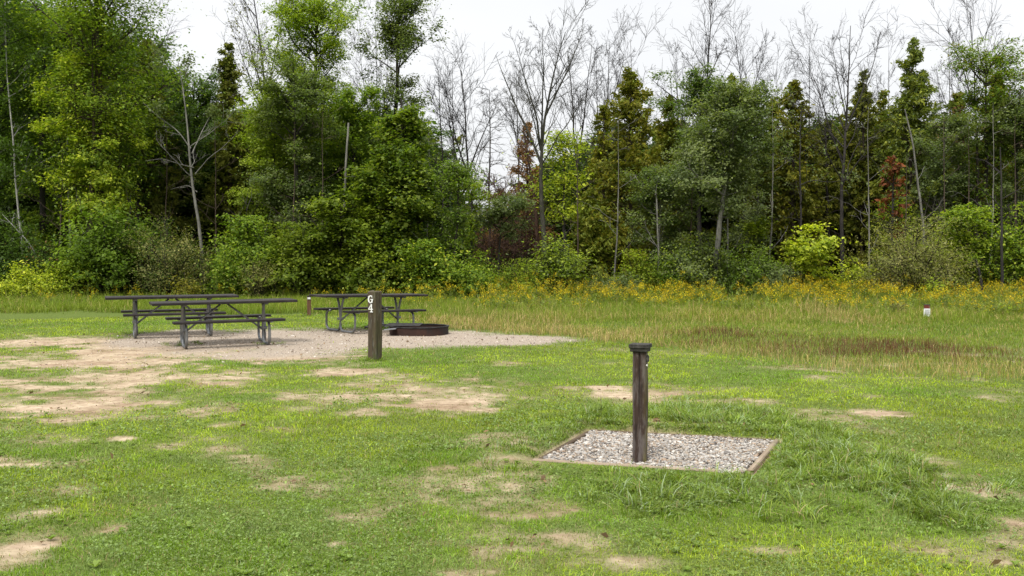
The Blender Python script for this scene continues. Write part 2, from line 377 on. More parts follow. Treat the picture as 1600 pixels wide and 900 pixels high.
# ------------------------------------------------------------------ grass
def lerp(a, b, t): return np.asarray(a)[None, :] * (1 - t[:, None]) + np.asarray(b)[None, :] * t[:, None]
def blades(name, x, y, h, w, bend, col, mat=None, segs=2, az=None, z=None, tipcol=None):
    n = len(x); z0 = (height(x, y) if z is None else z) - .008
    a = rng.uniform(0, 2 * PI, n) if az is None else az
    ld = np.stack([np.cos(a), np.sin(a), np.zeros(n)], 1)
    tw = a + PI / 2 + rng.normal(0, .5, n)
    wd = np.stack([np.cos(tw), np.sin(tw), np.zeros(n)], 1)
    base = np.stack([x, y, z0], 1)
    rows = []; cs = []
    tipcol = col * 1.12 if tipcol is None else tipcol
    for s in range(segs + 1):
        t = s / segs
        p = base + ld * (h * bend * (t ** 2) * .85)[:, None]
        p[:, 2] += h * (t - .42 * np.clip(bend, 0, 1.4) * t ** 2.2)
        ww = w * (1 - .35 * t)
        if s < segs:
            rows += [p - wd * ww[:, None] / 2, p + wd * ww[:, None] / 2]
            cc = col * (1 - t) * (.75 + .25 * t) + tipcol * t
            cs += [cc, cc]
        else:
            rows.append(p); cs.append(tipcol)
    k = 2 * segs + 1
    V = np.stack(rows, 1).reshape(-1, 3); C = np.stack(cs, 1).reshape(-1, 3)
    b = (np.arange(n) * k)[:, None]
    qs = np.concatenate([b + np.array([[2 * s, 2 * s + 1, 2 * s + 3, 2 * s + 2]]) for s in range(segs - 1)]) if segs > 1 else np.zeros((0, 4), int)
    t3 = b + np.array([[2 * segs - 2, 2 * segs - 1, 2 * segs]])
    return mk(name, V, [qs, t3], mat or M_grass, None, {'col': C})
def sample(n, r0, r1, half=.56, pw=1.0):
    n = int(n * Q); u = rng.uniform(0, 1, n)
    r = r0 * (r1 / r0) ** u if pw == 1 else np.sqrt(r0 ** 2 + u * (r1 ** 2 - r0 ** 2))
    t = rng.uniform(-half, half, n)
    return r * np.sin(t), r * np.cos(t)
def greens(x, y, n):
    a = fbm(x, y, 1.6, 3, 101); b = fbm(x, y, .35, 3, 121); c = fbm(x, y, 4.5, 2, 141)
    col = lerp((.122, .205, .011), (.245, .312, .016), sstep(.35, .65, a))
    col = col * (1 - sstep(.5, .75, b) * .45)[:, None] + np.array([.155, .200, .075])[None] * (sstep(.5, .75, b) * .45)[:, None]
    col = col * (.85 + .4 * sstep(.3, .7, c))[:, None]
    col *= np.exp(rng.normal(0, .22, n))[:, None]
    pick = rng.random(n)
    col[pick < .045] = np.array([.30, .235, .10]) * np.exp(rng.normal(0, .2, (pick < .045).sum()))[:, None]
    col[(pick > .93)] = np.array([.22, .28, .12]) * np.exp(rng.normal(0, .2, (pick > .93).sum()))[:, None]
    return col
def lawn():
    x, y = sample(830000, 3.3, 27., .70)
    s = soil_f(x, y); p = pad_f(x, y); md = meadow_f(x, y); sd = poly_sd(x, y, BED)
    keep = (rng.random(len(x)) > np.clip(s * 1.02, 0, .985)) & (rng.random(len(x)) > np.clip(p * 1.1, 0, .997)) & (sd > .025) & (rng.random(len(x)) > md * .7)
    x, y, s, sd = x[keep], y[keep], s[keep], sd[keep]; n = len(x); r = np.hypot(x, y)
    patch = fbm(x, y, .9, 3, 161); fe = np.exp(-(sd / .32) ** 2) * (y < 7.6)
    h = (.016 + .030 * patch) * np.exp(rng.normal(0, .3, n)) * (1 - .45 * s) * (.8 + r * .02) * (1 - .6 * fe)
    w = .0036 * (r / 5) ** .8 * rng.uniform(.7, 1.4, n)
    bend = np.abs(rng.normal(.7, .45, n))
    col = greens(x, y, n)
    dry = np.clip(s * .9 + (fbm(x, y, .6, 3, 181) - .55) * 1.2, 0, 1) * .5
    pk = rng.random(n) < dry
    col[pk] = np.array([.27, .205, .10]) * np.exp(rng.normal(0, .25, pk.sum()))[:, None]
    col *= (.84 + .34 * sstep(.3, .65, fbm(x, y, .16, 2, 191)))[:, None]
    tag(blades('lawn_grass', x, y, h, w, bend, col), 'short patchy mown lawn grass covering the near ground', 'grass', kind='stuff')
lawn()
def clover():
    """broad pale leaflets lying in the worn turf"""
    x, y = sample(60000, 3.9, 11.)
    keep = (fbm(x, y, .8, 3, 211) > .50) & (poly_sd(x, y, BED) > .06) & (rng.random(len(x)) > soil_f(x, y) * .9) & (rng.random(len(x)) > pad_f(x, y)) & (meadow_f(x, y) < .4)
    x, y = x[keep], y[keep]; n = len(x); r = np.hypot(x, y)
    P = np.stack([x, y, height(x, y) + rng.uniform(.012, .035, n)], 1)
    col = np.array([.155, .220, .058])[None] * np.exp(rng.normal(0, .22, (n, 1)))
    V, Qd, C = leafquads(P, .014 * (r / 5) ** .7, .8, 2.2, col)
    tag(mk('clover', V, [Qd], M_grass, None, {'col': C}), 'pale clover leaflets scattered through the worn turf', 'clover', kind='stuff')
def leafquads(P, size, asp, up, col, kink=.18):
    n = len(P); size = np.broadcast_to(size, (n,)) * np.exp(rng.normal(0, .22, n))
    nrm = rng.normal(0, 1, (n, 3)); nrm[:, 2] += up; nrm = norm(nrm)
    a = norm(np.cross(nrm, rng.normal(0, 1, (n, 3)))); b = np.cross(nrm, a)
    L = size[:, None]; Wd = L * asp
    V = np.stack([P - a * L * .5, P - a * L * .08 + b * Wd * .5 + nrm * Wd * kink, P + a * L * .5, P - a * L * .08 - b * Wd * .5 + nrm * Wd * kink], 1).reshape(-1, 3)
    return V, (np.arange(n)[:, None] * 4 + np.arange(4)[None]), np.repeat(col, 4, 0)
clover()
def thatch():
    # dead stems and clippings lying in the worn places
    x, y = sample(170000, 3.5, 24., .66); sf = soil_f(x, y)
    k = (rng.random(len(x)) < np.where(sf > .15, .55, .10) * (1 - .6 * sstep(.8, 1, sf)) * (1 - pad_f(x, y))) & (poly_sd(x, y, BED) > .04) & (meadow_f(x, y) < .5)
    x, y = x[k], y[k]; n = len(x); r = np.hypot(x, y)
    c = lerp((.16, .115, .060), (.44, .36, .21), rng.random(n))
    tag(blades('thatch', x, y, .035 * np.exp(rng.normal(0, .35, n)), .0030 * (r / 5) ** .75, rng.uniform(1.0, 1.9, n), c, tipcol=c), 'dead straw coloured thatch lying in worn parts of the lawn', 'dead grass', kind='stuff')
thatch()
def weeds():
    # flat rosettes of broad leaves in the turf
    cx, cy_ = sample(1500, 4.2, 12.); k = (poly_sd(cx, cy_, BED) > .15) & (rng.random(len(cx)) > soil_f(cx, cy_)) & (fbm(cx, cy_, 1.2, 2, 221) > .45); cx, cy_ = cx[k], cy_[k]; m = len(cx); j = 9
    a = (np.arange(j)[None] * 2.399 + rng.uniform(0, 6.28, m)[:, None]).ravel(); sz = np.repeat(.020 * np.exp(rng.normal(0, .35, m)), j)
    x, y = np.repeat(cx, j), np.repeat(cy_, j); d = np.stack([np.cos(a), np.sin(a), rng.uniform(.3, 1.1, m * j)], 1); w = np.stack([-np.sin(a), np.cos(a), 0 * a], 1)
    B = np.stack([x, y, height(x, y) + .006], 1); s_ = sz[:, None]
    V = np.stack([B, B + d * s_ * .55 + w * s_ * .26, B + d * s_ * np.array([1, 1, .7]), B + d * s_ * .55 - w * s_ * .26], 1).reshape(-1, 3)
    c = lerp((.13, .205, .022), (.195, .27, .050), np.repeat(rng.random(m), j))
    tag(mk('weeds', V, [np.arange(m * j)[:, None] * 4 + np.arange(4)[None]], M_grass, None, {'col': np.repeat(c, 4, 0)}), 'small flat broad leaved weeds dotted through the lawn', 'weeds', kind='stuff')
weeds()
def long_grass():
    # arching tufts round the gravel bed
    cx, cy_ = sample(60000, 5.2, 10.5, .5, 2)
    m = field(cx, cy_, LONG, .5, 231); sd = poly_sd(cx, cy_, BED)
    edge = np.exp(-((sd - .13) / .09) ** 2) * .7 * (cy_ > 7.6)
    front = np.exp(-((sd - .40) / .09) ** 2) * .2
    keep = (rng.random(len(cx)) < np.maximum(np.maximum(m * .16, edge * .5), front * .12) / Q ** .0) & (sd > .08)
    cx, cy_, m = cx[keep], cy_[keep], m[keep]
    for (qx, qy, rad, kk) in ((586, 564, .13, 26), (285, 538, .3, 16), (421, 538, .2, 8), (483, 493, .12, 12), (1448, 499, .14, 14)):
        o = G(qx, qy); th = rng.uniform(0, 2 * PI, kk); cx = np.append(cx, o[0] + np.cos(th) * rad); cy_ = np.append(cy_, o[1] + np.sin(th) * rad); m = np.append(m, np.zeros(kk))
    nt_ = len(cx)
    k = 17
    x = np.repeat(cx, k) + rng.normal(0, .035, nt_ * k); y = np.repeat(cy_, k) + rng.normal(0, .035, nt_ * k)
    n = len(x); tuft = np.repeat(np.exp(rng.normal(0, .3, nt_)), k)
    h = (.075 + .055 * rng.random(n)) * .85 * tuft * np.where(poly_sd(x, y, BED) < .28, .6, 1.) * (.75 + .5 * np.repeat(m, k)); ok = poly_sd(x, y, BED) > .0
    az = np.repeat(rng.uniform(0, 2 * PI, nt_), k) + rng.normal(0, .9, n)
    w = .0055 * rng.uniform(.7, 1.4, n); bend = np.abs(rng.normal(.95, .4, n))
    c = lerp((.110, .185, .018), (.205, .265, .034), rng.random(n))
    pk = rng.random(n); c[pk < .13] = (.26, .33, .17); c[pk > .96] = (.30, .24, .12)
    c *= np.repeat(np.exp(rng.normal(0, .2, nt_)), k)[:, None]
    tag(blades('long_grass', x[ok], y[ok], h[ok], w[ok], bend[ok], c[ok], segs=4, az=az[ok]), 'long arching pale green grass tufts around the gravel bed', 'grass', kind='stuff')
long_grass()
def meadow():
    n0 = 500000
    x, y = sample(n0, 13.5, 39., .66, 2)
    md = meadow_f(x, y); p = pad_f(x, y)
    rad = np.hypot(x, y)
    keep = (rng.random(len(x)) < md) & (rng.random(len(x)) > p * 1.2)
    x, y, rad = x[keep], y[keep], rad[keep]; n = len(x)
    dry = field(x, y, DRY, .8, 251); red = field(x, y, RED, .9, 271, .2, 1.35)
    side = sstep(-4, 0, x)                                     # the left part is greener
    tallmask = sstep(21.5, 25.5, y + (fbm(x, y, 2, 3, 291) - .5) * 3)
    green = lerp((.115, .180, .016), (.205, .250, .024), fbm(x, y, 1.5, 3, 301))
    col = green * np.exp(rng.normal(0, .22, n))[:, None]
    pk = rng.random(n)
    thin = (.10 + .18 * sstep(.4, .65, fbm(x, y, .9, 3, 311))) * (.35 + .65 * side)
    s = pk < np.maximum(thin, dry * .72)
    col[s] = np.array([.40, .29, .13]) * np.exp(rng.normal(0, .25, s.sum()))[:, None]
    pk2 = rng.random(n); s = pk2 < red * 1.05
    col[s] = np.array([.125, .062, .030]) * np.exp(rng.normal(0, .25, s.sum()))[:, None]
    h = (.085 + .09 * dry + .05 * red + .16 * tallmask) * np.exp(rng.normal(0, .28, n)) * (.7 + .6 * fbm(x, y, 1.1, 3, 321))
    w = .0062 * (rad / 20) * rng.uniform(.6, 1.5, n)
    bend = np.abs(rng.normal(.6, .42, n))
    tag(blades('meadow_grass', x, y, h, w, bend, col), 'unmown meadow grass, green with tan and reddish brown stretches', 'grass', kind='stuff')
meadow()
def goldenrod():
    x, y = sample(56000, 22.5, 39., .66, 2)
    u = np.arctan2(x, y)
    px = CX + F * np.tan(u)
    front = np.interp(px, [-300, 150, 330, 470, 640, 760, 1000, 1400, 1450, 1500, 1600, 1900], [30.5, 31, 31.5, 31, 28.5, 27.2, 26.2, 25.6, 27.2, 25.6, 24.6, 24.2])
    dens = np.interp(px, [-300, 100, 330, 480, 640, 720, 1000, 1600], [.16, .2, .2, .12, .35, .75, .9, .8])
    d = y - front + (fbm(x, y, 1.3, 3, 401) - .5) * 3
    keep = (d > 0) & (rng.random(len(x)) < dens * .26 * (.12 + 1.25 * sstep(.42, .66, fbm(x, y, 1.5, 4, 411))))
    x, y, d, px = x[keep], y[keep], d[keep], px[keep]; n = len(x)
    hgt = (.34 + .22 * sstep(0, 6, d)) * np.exp(rng.normal(0, .24, n))
    z = height(x, y)
    tip = np.stack([x + rng.normal(0, .06, n), y + rng.normal(0, .06, n), z + hgt], 1)
    base = np.stack([x, y, z - .01], 1)
    # stems and leaves
    k = 16
    t = np.tile(np.linspace(.15, .92, k), n)
    b = np.repeat(base, k, 0); tp = np.repeat(tip, k, 0); P = b + (tp - b) * t[:, None]
    g = lerp((.115, .160, .028), (.20, .235, .042), rng.random(n * k)) * np.repeat(np.exp(rng.normal(0, .2, n)), k)[:, None]
    a = rng.uniform(0, 2 * PI, n * k)
    LL = .11 * np.exp(rng.normal(0, .25, n * k)) * (1.2 - .6 * t)
    dv = np.stack([np.cos(a), np.sin(a), .75 + 0 * a], 1); pv = np.stack([-np.sin(a), np.cos(a), 0 * a], 1) * (LL * .16)[:, None]
    V1 = np.stack([P, P + dv * LL[:, None] * .5 + pv, P + dv * LL[:, None] * np.array([1, 1, .8]), P + dv * LL[:, None] * .5 - pv], 1).reshape(-1, 3)
    q1 = np.arange(n * k)[:, None] * 4 + np.arange(4)[None]
    st = np.stack([base, base + (tip - base) * .5, tip], 1)
    V2, q2 = tubes(st, np.tile(np.array([[.006, .005, .003]]), (n, 1)), 3)
    V = np.concatenate([V1, V2]); C = np.concatenate([np.repeat(g, 4, 0), np.tile(np.array([[.11, .13, .03]]), (len(V2), 1))])
    tag(mk('goldenrod_foliage', V, [q1, q2 + len(V1)], M_leaf, None, {'col': C}), 'leafy green goldenrod stalks along the wood edge', 'wildflowers', kind='stuff')
    # plumes
    fl = rng.random(n) < np.interp(px, [-300, 400, 600, 720, 1600], [.3, .35, .55, .68, .66]) * (.35 + .9 * sstep(.35, .6, fbm(x, y, 2.2, 3, 433))) * np.interp(d, [0, .6, 2], [.25, .7, 1])
    tip = tip[fl]; m = len(tip); k = 32
    off = rng.normal(0, 1, (m * k, 3)) * np.array([.050, .050, .055]); off[:, 2] -= .02
    P = np.repeat(tip, k, 0) + off + np.array([0, 0, -.02])
    tone = np.repeat(rng.random(m), k)
    c = lerp((.48, .33, .012), (.60, .48, .020), tone) * np.exp(rng.normal(0, .2, m * k))[:, None]
    V, q, C = leafquads(P, .028, .7, .3, c)
    tag(mk('goldenrod_flowers', V, [q], M_flower, None, {'col': C}), 'yellow goldenrod flower plumes filling the meadow edge', 'wildflowers', kind='stuff')
goldenrod()

# ------------------------------------------------------------------ gravel bed, boards, loose stones
def ico():
    t = (1 + 5 ** .5) / 2
    v = norm(np.array([(-1, t, 0), (1, t, 0), (-1, -t, 0), (1, -t, 0), (0, -1, t), (0, 1, t), (0, -1, -t), (0, 1, -t), (t, 0, -1), (t, 0, 1), (-t, 0, -1), (-t, 0, 1)], float))
    f = np.array([(0, 11, 5), (0, 5, 1), (0, 1, 7), (0, 7, 10), (0, 10, 11), (1, 5, 9), (5, 11, 4), (11, 10, 2), (10, 7, 6), (7, 1, 8), (3, 9, 4), (3, 4, 2), (3, 2, 6), (3, 6, 8), (3, 8, 9), (4, 9, 5), (2, 4, 11), (6, 2, 10), (8, 6, 7), (9, 8, 1)])
    return v, f
def stonemat():
    m, nt, N = newmat('stone'); L = nt.links.new
    at = N('ShaderNodeAttribute', attribute_name='col')
    b = N('ShaderNodeBsdfPrincipled'); b.inputs['Roughness'].default_value = .75; b.inputs['Specular IOR Level'].default_value = .3; L(at.outputs['Color'], b.inputs['Base Color'])
    o = N('ShaderNodeOutputMaterial'); L(b.outputs[0], o.inputs['Surface']); return m
M_stone = stonemat()
def stones(name, P, size, col, flat=.62):
    v, f = ico(); n = len(P)
    sc = size[:, None] * np.stack([rng.uniform(.7, 1.3, n), rng.uniform(.7, 1.1, n), flat * rng.uniform(.7, 1.2, n)], 1)
    Vl = v[None] * sc[:, None, :] * (1 + rng.normal(0, .13, (n, 12, 1)))
    a = rng.uniform(0, 2 * PI, n); ca, sa = np.cos(a)[:, None], np.sin(a)[:, None]
    b = rng.normal(0, .45, n); cb, sb = np.cos(b)[:, None], np.sin(b)[:, None]
    x, y, z = Vl[..., 0], Vl[..., 1], Vl[..., 2]
    y, z = y * cb - z * sb, y * sb + z * cb
    V = np.stack([x * ca - y * sa, x * sa + y * ca, z], -1) + P[:, None, :]
    fi = (np.arange(n)[:, None, None] * 12 + f[None]).reshape(-1, 3)
    return mk(name, V.reshape(-1, 3), [fi], M_stone, None, {'col': np.repeat(col, 12, 0)}, smooth=False)
def inbed(n, m):
    lo, hi = BED.min(0), BED.max(0); out = np.zeros((0, 2))
    while len(out) < n:
        p = rng.uniform(lo, hi, (n * 2, 2)); out = np.concatenate([out, p[poly_sd(p[:, 0], p[:, 1], BED) < m]])
    return out[:n]
def gravel():
    n = int(25000 * max(Q, .5)); p = inbed(n, -.02)
    rag = fbm(p[:, 0], p[:, 1], .25, 3, 511) * .16
    p = p[poly_sd(p[:, 0], p[:, 1], BED) < -rag + .055]; n = len(p)
    z = -.024 + rng.uniform(0, .026, n) + (fbm(p[:, 0], p[:, 1], .6, 2, 501) - .5) * .03
    k = rng.random(n)
    col = np.empty((n, 3)); col[:] = (.27, .262, .25)
    col[k < .30] = (.35, .342, .33); col[k < .12] = (.43, .42, .40)
    col[k > .48] = (.29, .25, .205); col[k > .68] = (.20, .19, .18); col[k > .82] = (.23, .175, .13); col[k > .93] = (.085, .08, .078)
    col *= np.exp(rng.normal(0, .15, n))[:, None] * np.array([1.0, .955, .89])
    tag(stones('gravel', np.column_stack([p, z]), .0094 * np.exp(rng.normal(0, .34, n)), col), 'grey white and tan crushed stones filling the square bed', 'gravel', kind='stuff')
gravel()
M_board = surf('old_board', (.17, .125, .085), (.36, .29, .21), (2, 40, 40), .85, .2, 0, .4, lo=.3, hi=.7, c3=(.12, .10, .06), s3=3., lo3=.5, hi3=.7)
M_board_dark = surf('soil_stained_board', (.05, .035, .022), (.13, .095, .06), (2, 40, 40), .9, .15, 0, .4, lo=.3, hi=.7)
def board(label, A, B, w, h, z, shrink=0., mat=None):
    A = np.array(A); B = np.array(B); d = B - A; L = np.linalg.norm(d) - shrink; c = (A + B) / 2
    o = MB().box((0, 0, 0), (L, w, h), bev=.008).build('edging_board', mat or M_board)
    o.location = (c[0], c[1], z); o.rotation_euler = (0, 0, math.atan2(d[1], d[0]))
    tag(o, label, 'edging board', 'boards edging the gravel bed')
board('pale weathered edging board along the front of the gravel bed', BED[0], BED[0] * .06 + BED[1] * .88 + BED[0] * .06, .05, .12, -.034)
board('edging board mostly buried in grass at the gravel bed right side', BED[1] * .9 + BED[2] * .1, BED[2], .045, .08, -.03, .06)
board('dark soil stained edging board under the grass behind the gravel bed', BED[3], BED[2], .045, .07, -.036, .1, M_board_dark)
board('stained edging board on the left side of the gravel bed', BED[3], BED[0], .045, .07, -.040, .1, M_board_dark)
def pad_stones():
    x, y = sample(60000, 14.5, 23, .56, 2); p = pad_f(x, y); s = soil_f(x, y) * .25
    k = rng.random(len(x)) < np.maximum(p, s) * .36; x, y = x[k], y[k]; n = len(x)
    P = np.column_stack([x, y, height(x, y) + .001])
    k = rng.random(n); col = np.empty((n, 3)); col[:] = (.33, .28, .225); col[k < .3] = (.44, .395, .34); col[k > .70] = (.22, .175, .135); col[k > .92] = (.07, .05, .04)
    col *= np.exp(rng.normal(0, .18, n))[:, None]
    tag(stones('pebbles', P, .010 * np.exp(rng.normal(0, .32, n)), col, .6), 'fine tan and pink pebbles over the picnic pad', 'gravel', kind='stuff')
pad_stones()
def litter():
    x, y = sample(5000, 4.2, 23, .56, 1.0); k = rng.random(len(x)) < np.maximum(pad_f(x, y) * .9, soil_f(x, y) * .25 + .012)
    x, y = x[k], y[k]; n = len(x); P = np.column_stack([x, y, height(x, y) + .018])
    c = lerp((.10, .065, .035), (.26, .17, .085), rng.random(n))
    V, q, C = leafquads(P, .05, .5, 2.5, c)
    tag(mk('leaf_litter', V, [q], M_flower, None, {'col': C}), 'dry brown fallen leaves and bits scattered on bare ground', 'leaves', kind='stuff')
litter()

# ------------------------------------------------------------------ timber posts
def timber(name, size, h, mat, parent, crack=None, round_=.18, rough=.004, toprough=.0, moss_dir=None, taper=.0, seed=1):
    """a sawn post: rounded square section, uneven faces, a split running down, closed top and foot"""
    k, m = 56, 90
    th = np.arange(k) * 2 * PI / k
    e = 2 / (round_ * 10)
    cs, sn = np.cos(th), np.sin(th)
    sq = 1 / np.maximum(np.abs(cs), np.abs(sn)); rr = np.minimum(sq, 1.0 + (1.4142 - 1) * (1 - round_))
    px, py = cs * rr * size / 2, sn * rr * size / 2
    z = np.linspace(-.15, h, m)
    X = np.repeat(px[None], m, 0).copy(); Y = np.repeat(py[None], m, 0).copy(); Z = np.repeat(z[:, None], k, 1).copy()
    a = np.repeat(th[None], m, 0)
    nse = fbm(a * 3.0, Z * 1.5, .5, 4, seed) - .5
    big = fbm(a * .6 + 5, Z, .5, 3, seed + 7) - .5
    f = 1 + nse * rough / size * 6 + big * rough / size * 5 - taper * (Z / h)
    ck = np.zeros_like(Z)
    for (ang, z0, z1, wid, dep, wav) in (crack or []):
        ca = ang + wav * np.sin(Z * 9) + wav * np.sin(Z * 23 + 1) * .5
        dd = np.abs((a - ca + PI) % (2 * PI) - PI)
        win = sstep(z0 - .02, z0 + .12, Z) * (1 - sstep(z1 - .02, z1 + .02, Z))
        g = np.exp(-(dd / (wid * (.35 + win))) ** 2) * win
        ck = np.maximum(ck, g); f = f - g * dep / size * 2
    X *= f; Y *= f
    if toprough:
        Z[-1] += (fbm(X[-1] * 1., Y[-1], .05, 2, seed + 3) - .5) * toprough; Z[-2] = np.minimum(Z[-2], Z[-1] - .004)
    mo = np.zeros_like(Z)
    if moss_dir is not None:
        mo = sstep(.3, .9, np.cos(a - moss_dir)) * (.45 + .55 * sstep(h * .6, 0, Z))
    V = np.stack([X, Y, Z], -1).reshape(-1, 3)
    i = np.arange(m - 1)[:, None] * k; j = np.arange(k)[None]; j2 = (j + 1) % k
    q = np.stack([i + j, i + j2, i + k + j2, i + k + j], -1).reshape(-1, 4)
    # top: two inner rings then a centre fan
    top = []; idx0 = (m - 1) * k; Vx = [V]; cnt = len(V); prev = idx0 + np.arange(k)
    for s in (.93, .6, .25):
        r = V[idx0:idx0 + k].copy(); c = r.mean(0); r[:, :2] = c[:2] + (r[:, :2] - c[:2]) * s; r[:, 2] += (1 - s) * .004 + (fbm(r[:, 0], r[:, 1], .04, 2, seed + 4) - .5) * toprough * .6
        Vx.append(r); cur = cnt + np.arange(k); cnt += k
        top.append(np.stack([prev, np.roll(prev, -1), np.roll(cur, -1), cur], 1)); prev = cur
    Vx.append(Vx[-1].mean(0, keepdims=True)); tri = np.stack([prev, np.roll(prev, -1), np.full(k, cnt)], 1)
    V = np.concatenate(Vx); ex = len(V) - m * k
    at = lambda A, v: np.concatenate([A.ravel(), np.full(ex, v)])
    return mk(name, V, [np.concatenate([q] + top), tri], mat, parent, {'crack': at(ck, 0), 'moss': at(mo, .35 if moss_dir is not None else 0)})

M_post1 = postmat('dark_stained_post', (.052, .030, .021), (.026, .015, .011), (.135, .112, .102), (.15, .13, .022), 1., .45, .57)
M_post2 = postmat('weathered_post', (.095, .070, .042), (.040, .029, .018), (.155, .145, .115), (.060, .068, .020), 1., .55, .66)
M_cap = surf('weathered_cap', (.014, .013, .011), (.085, .080, .068), (25, 25, 25), .85, .25, 0, .6, lo=.35, hi=.75)
M_iron = surf('dark_iron', (.02, .02, .02), (.10, .09, .08), (30, 30, 30), .6, .4, .5, .2)
M_white = surf('white_paint', (.62, .62, .60), (.82, .82, .80), (60, 60, 60), .6, .3, 0, .15)

p0 = G(1000, 719); post = empty('wooden_post', (p0[0], p0[1], -.01), math.radians(-19))
tag(post, 'dark brown square wooden post standing in the gravel bed, with flat cap', 'post')
timber('shaft', .098, .845, M_post1, post, crack=[(-PI / 2 + .02, .35, .84, .045, .012, .05), (-PI / 2 - .45, .10, .30, .05, .006, .05), (-PI / 2 + .42, .46, .6, .06, .006, .04)], round_=.13, rough=.0030, moss_dir=.1, seed=5)
c = MB()
c.box((0, 0, .882), (.150, .150, .030), bev=.004)
c.build('cap', M_cap, post)
c = MB(); c.box((0, -.052, .853), (.135, .028, .028), bev=.004); c.box((.052, .012, .853), (.028, .10, .028), bev=.004); c.box((-.052, .012, .853), (.028, .10, .028), bev=.004); c.build('cleat', M_cap, post)
c = MB(); c.box((.058, -.022, .788), (.022, .03, .05), bev=.004); c.build('bracket', M_iron, post)
c = MB(); c.tube([(.045, -.022, .735), (.060, -.022, .735)], .011, 8); c.build('bolt', surf('galvanised', (.30, .29, .27), (.55, .54, .50), (40, 40, 40), .5, .5, .6, .1), post)

p0 = G(586, 563); post2 = empty('numbered_post', (p0[0], p0[1], -.01), math.radians(-33))
tag(post2, 'weathered square timber post marked G 4 in white beside the picnic pad', 'post')
timber('shaft', .152, 1.035, M_post2, post2, crack=[(-PI / 2 + .1, .1, .72, .05, .014, .04), (.15, .25, 1.0, .045, .012, .03), (-PI / 2 - .35, .3, .66, .035, .008, .03), (-.35, .0, .6, .04, .008, .03)], round_=.20, rough=.0045, toprough=.035, moss_dir=-.3, seed=23)
def stroke(mb, pts, wid, y, th=.003):
    """flat lettering stroke in the x-z plane with its own thickness"""
    P = np.array(pts, float) * 1.22; P[:, 1] -= .195; wid = np.broadcast_to(wid, (len(P),)) * 1.2; T = norm(np.gradient(P, axis=0)); Nn = np.stack([-T[:, 1], T[:, 0]], 1)
    a = P + Nn * wid[:, None] / 2; b = P - Nn * wid[:, None] / 2; n = len(P)
    V = np.concatenate([np.column_stack([q[:, 0], np.full(n, yy), q[:, 1]]) for yy in (y - th, y) for q in (a, b)])
    f = []
    for i in range(n - 1):
        f += [[i, i + 1, n + i + 1, n + i], [2 * n + i, 3 * n + i, 3 * n + i + 1, 2 * n + i + 1], [i, 2 * n + i, 2 * n + i + 1, i + 1], [n + i, n + i + 1, 3 * n + i + 1, 3 * n + i]]
    f += [[0, n, 3 * n, 2 * n], [n - 1, 2 * n + n - 1, 3 * n + n - 1, 2 * n - 1]]
    mb.add(V, f)
yf = -.0795
g = MB(); t = np.radians(np.linspace(52, 345, 30)); gx, gz = -.012, .915
stroke(g, np.column_stack([gx + .030 * np.cos(t), gz + .042 * np.sin(t)]), np.where(np.abs(np.cos(t)) > .6, .021, .013), yf)
stroke(g, [(gx + .024, gz + .045), (gx + .024, gz + .018)], .008, yf - .0004)
stroke(g, [(gx + .002, gz - .002), (gx + .042, gz - .002)], .011, yf - .0008)
stroke(g, [(gx + .026, gz - .004), (gx + .026, gz - .040)], .017, yf - .0012)
g.build('letter', M_white, post2)
g = MB(); gx, gz = -.008, .808
stroke(g, [(gx + .010, gz + .046), (gx - .034, gz - .014)], .011, yf)
stroke(g, [(gx - .037, gz - .014), (gx + .036, gz - .014)], .011, yf - .0004)
stroke(g, [(gx + .012, gz + .050), (gx + .012, gz - .046)], .018, yf - .0008)
stroke(g, [(gx - .012, gz - .046), (gx + .036, gz - .046)], .010, yf - .0012)
g.build('digit', M_white, post2)

# small marker at the meadow edge, and the notice on its short post
p0 = G(483, 493); mk_ = empty('marker_post', (p0[0], p0[1], H1(*p0)), math.radians(25))
tag(mk_, 'short brown marker stake with a white band, beside the picnic tables', 'marker')
timber('stake', .085, .50, postmat('red_brown_post', (.15, .075, .035), (.07, .035, .02), (.2, .13, .08), (.1, .1, .03), 0), mk_, seed=41)
MB().box((-.012, -.05, .46), (.075, .012, .05), bev=.002).build('plate', M_white, mk_)
MB().box((0, 0, .515), (.10, .10, .022), bev=.004).build('cap', M_cap, mk_)
p0 = G(1448, 499); ns = empty('notice_post', (p0[0], p0[1], H1(*p0)), math.radians(-8))
tag(ns, 'short red topped stake with a white paper notice, at the meadow edge', 'sign')
timber('stake', .12, .34, postmat('red_top_post', (.17, .030, .018), (.08, .02, .012), (.26, .17, .12), (.1, .1, .03), 0), ns, seed=43)
MB().box((0, 0, .352), (.125, .125, .018), bev=.003).build('cap', M_cap, ns)
MB().box((-.016, -.075, .165), (.150, .006, .195), bev=.001).build('notice', M_white, ns)
g = MB()
for i in range(9): g.box((-.016 + (.004 if i % 3 else -.004), -.0792, .232 - i * .015), (.108 - .02 * (i % 3 == 2), .0012, .006), bev=.0003)
g.build('text_lines', surf('ink', (.12, .12, .13), (.2, .2, .2), (50, 50, 50)), ns)

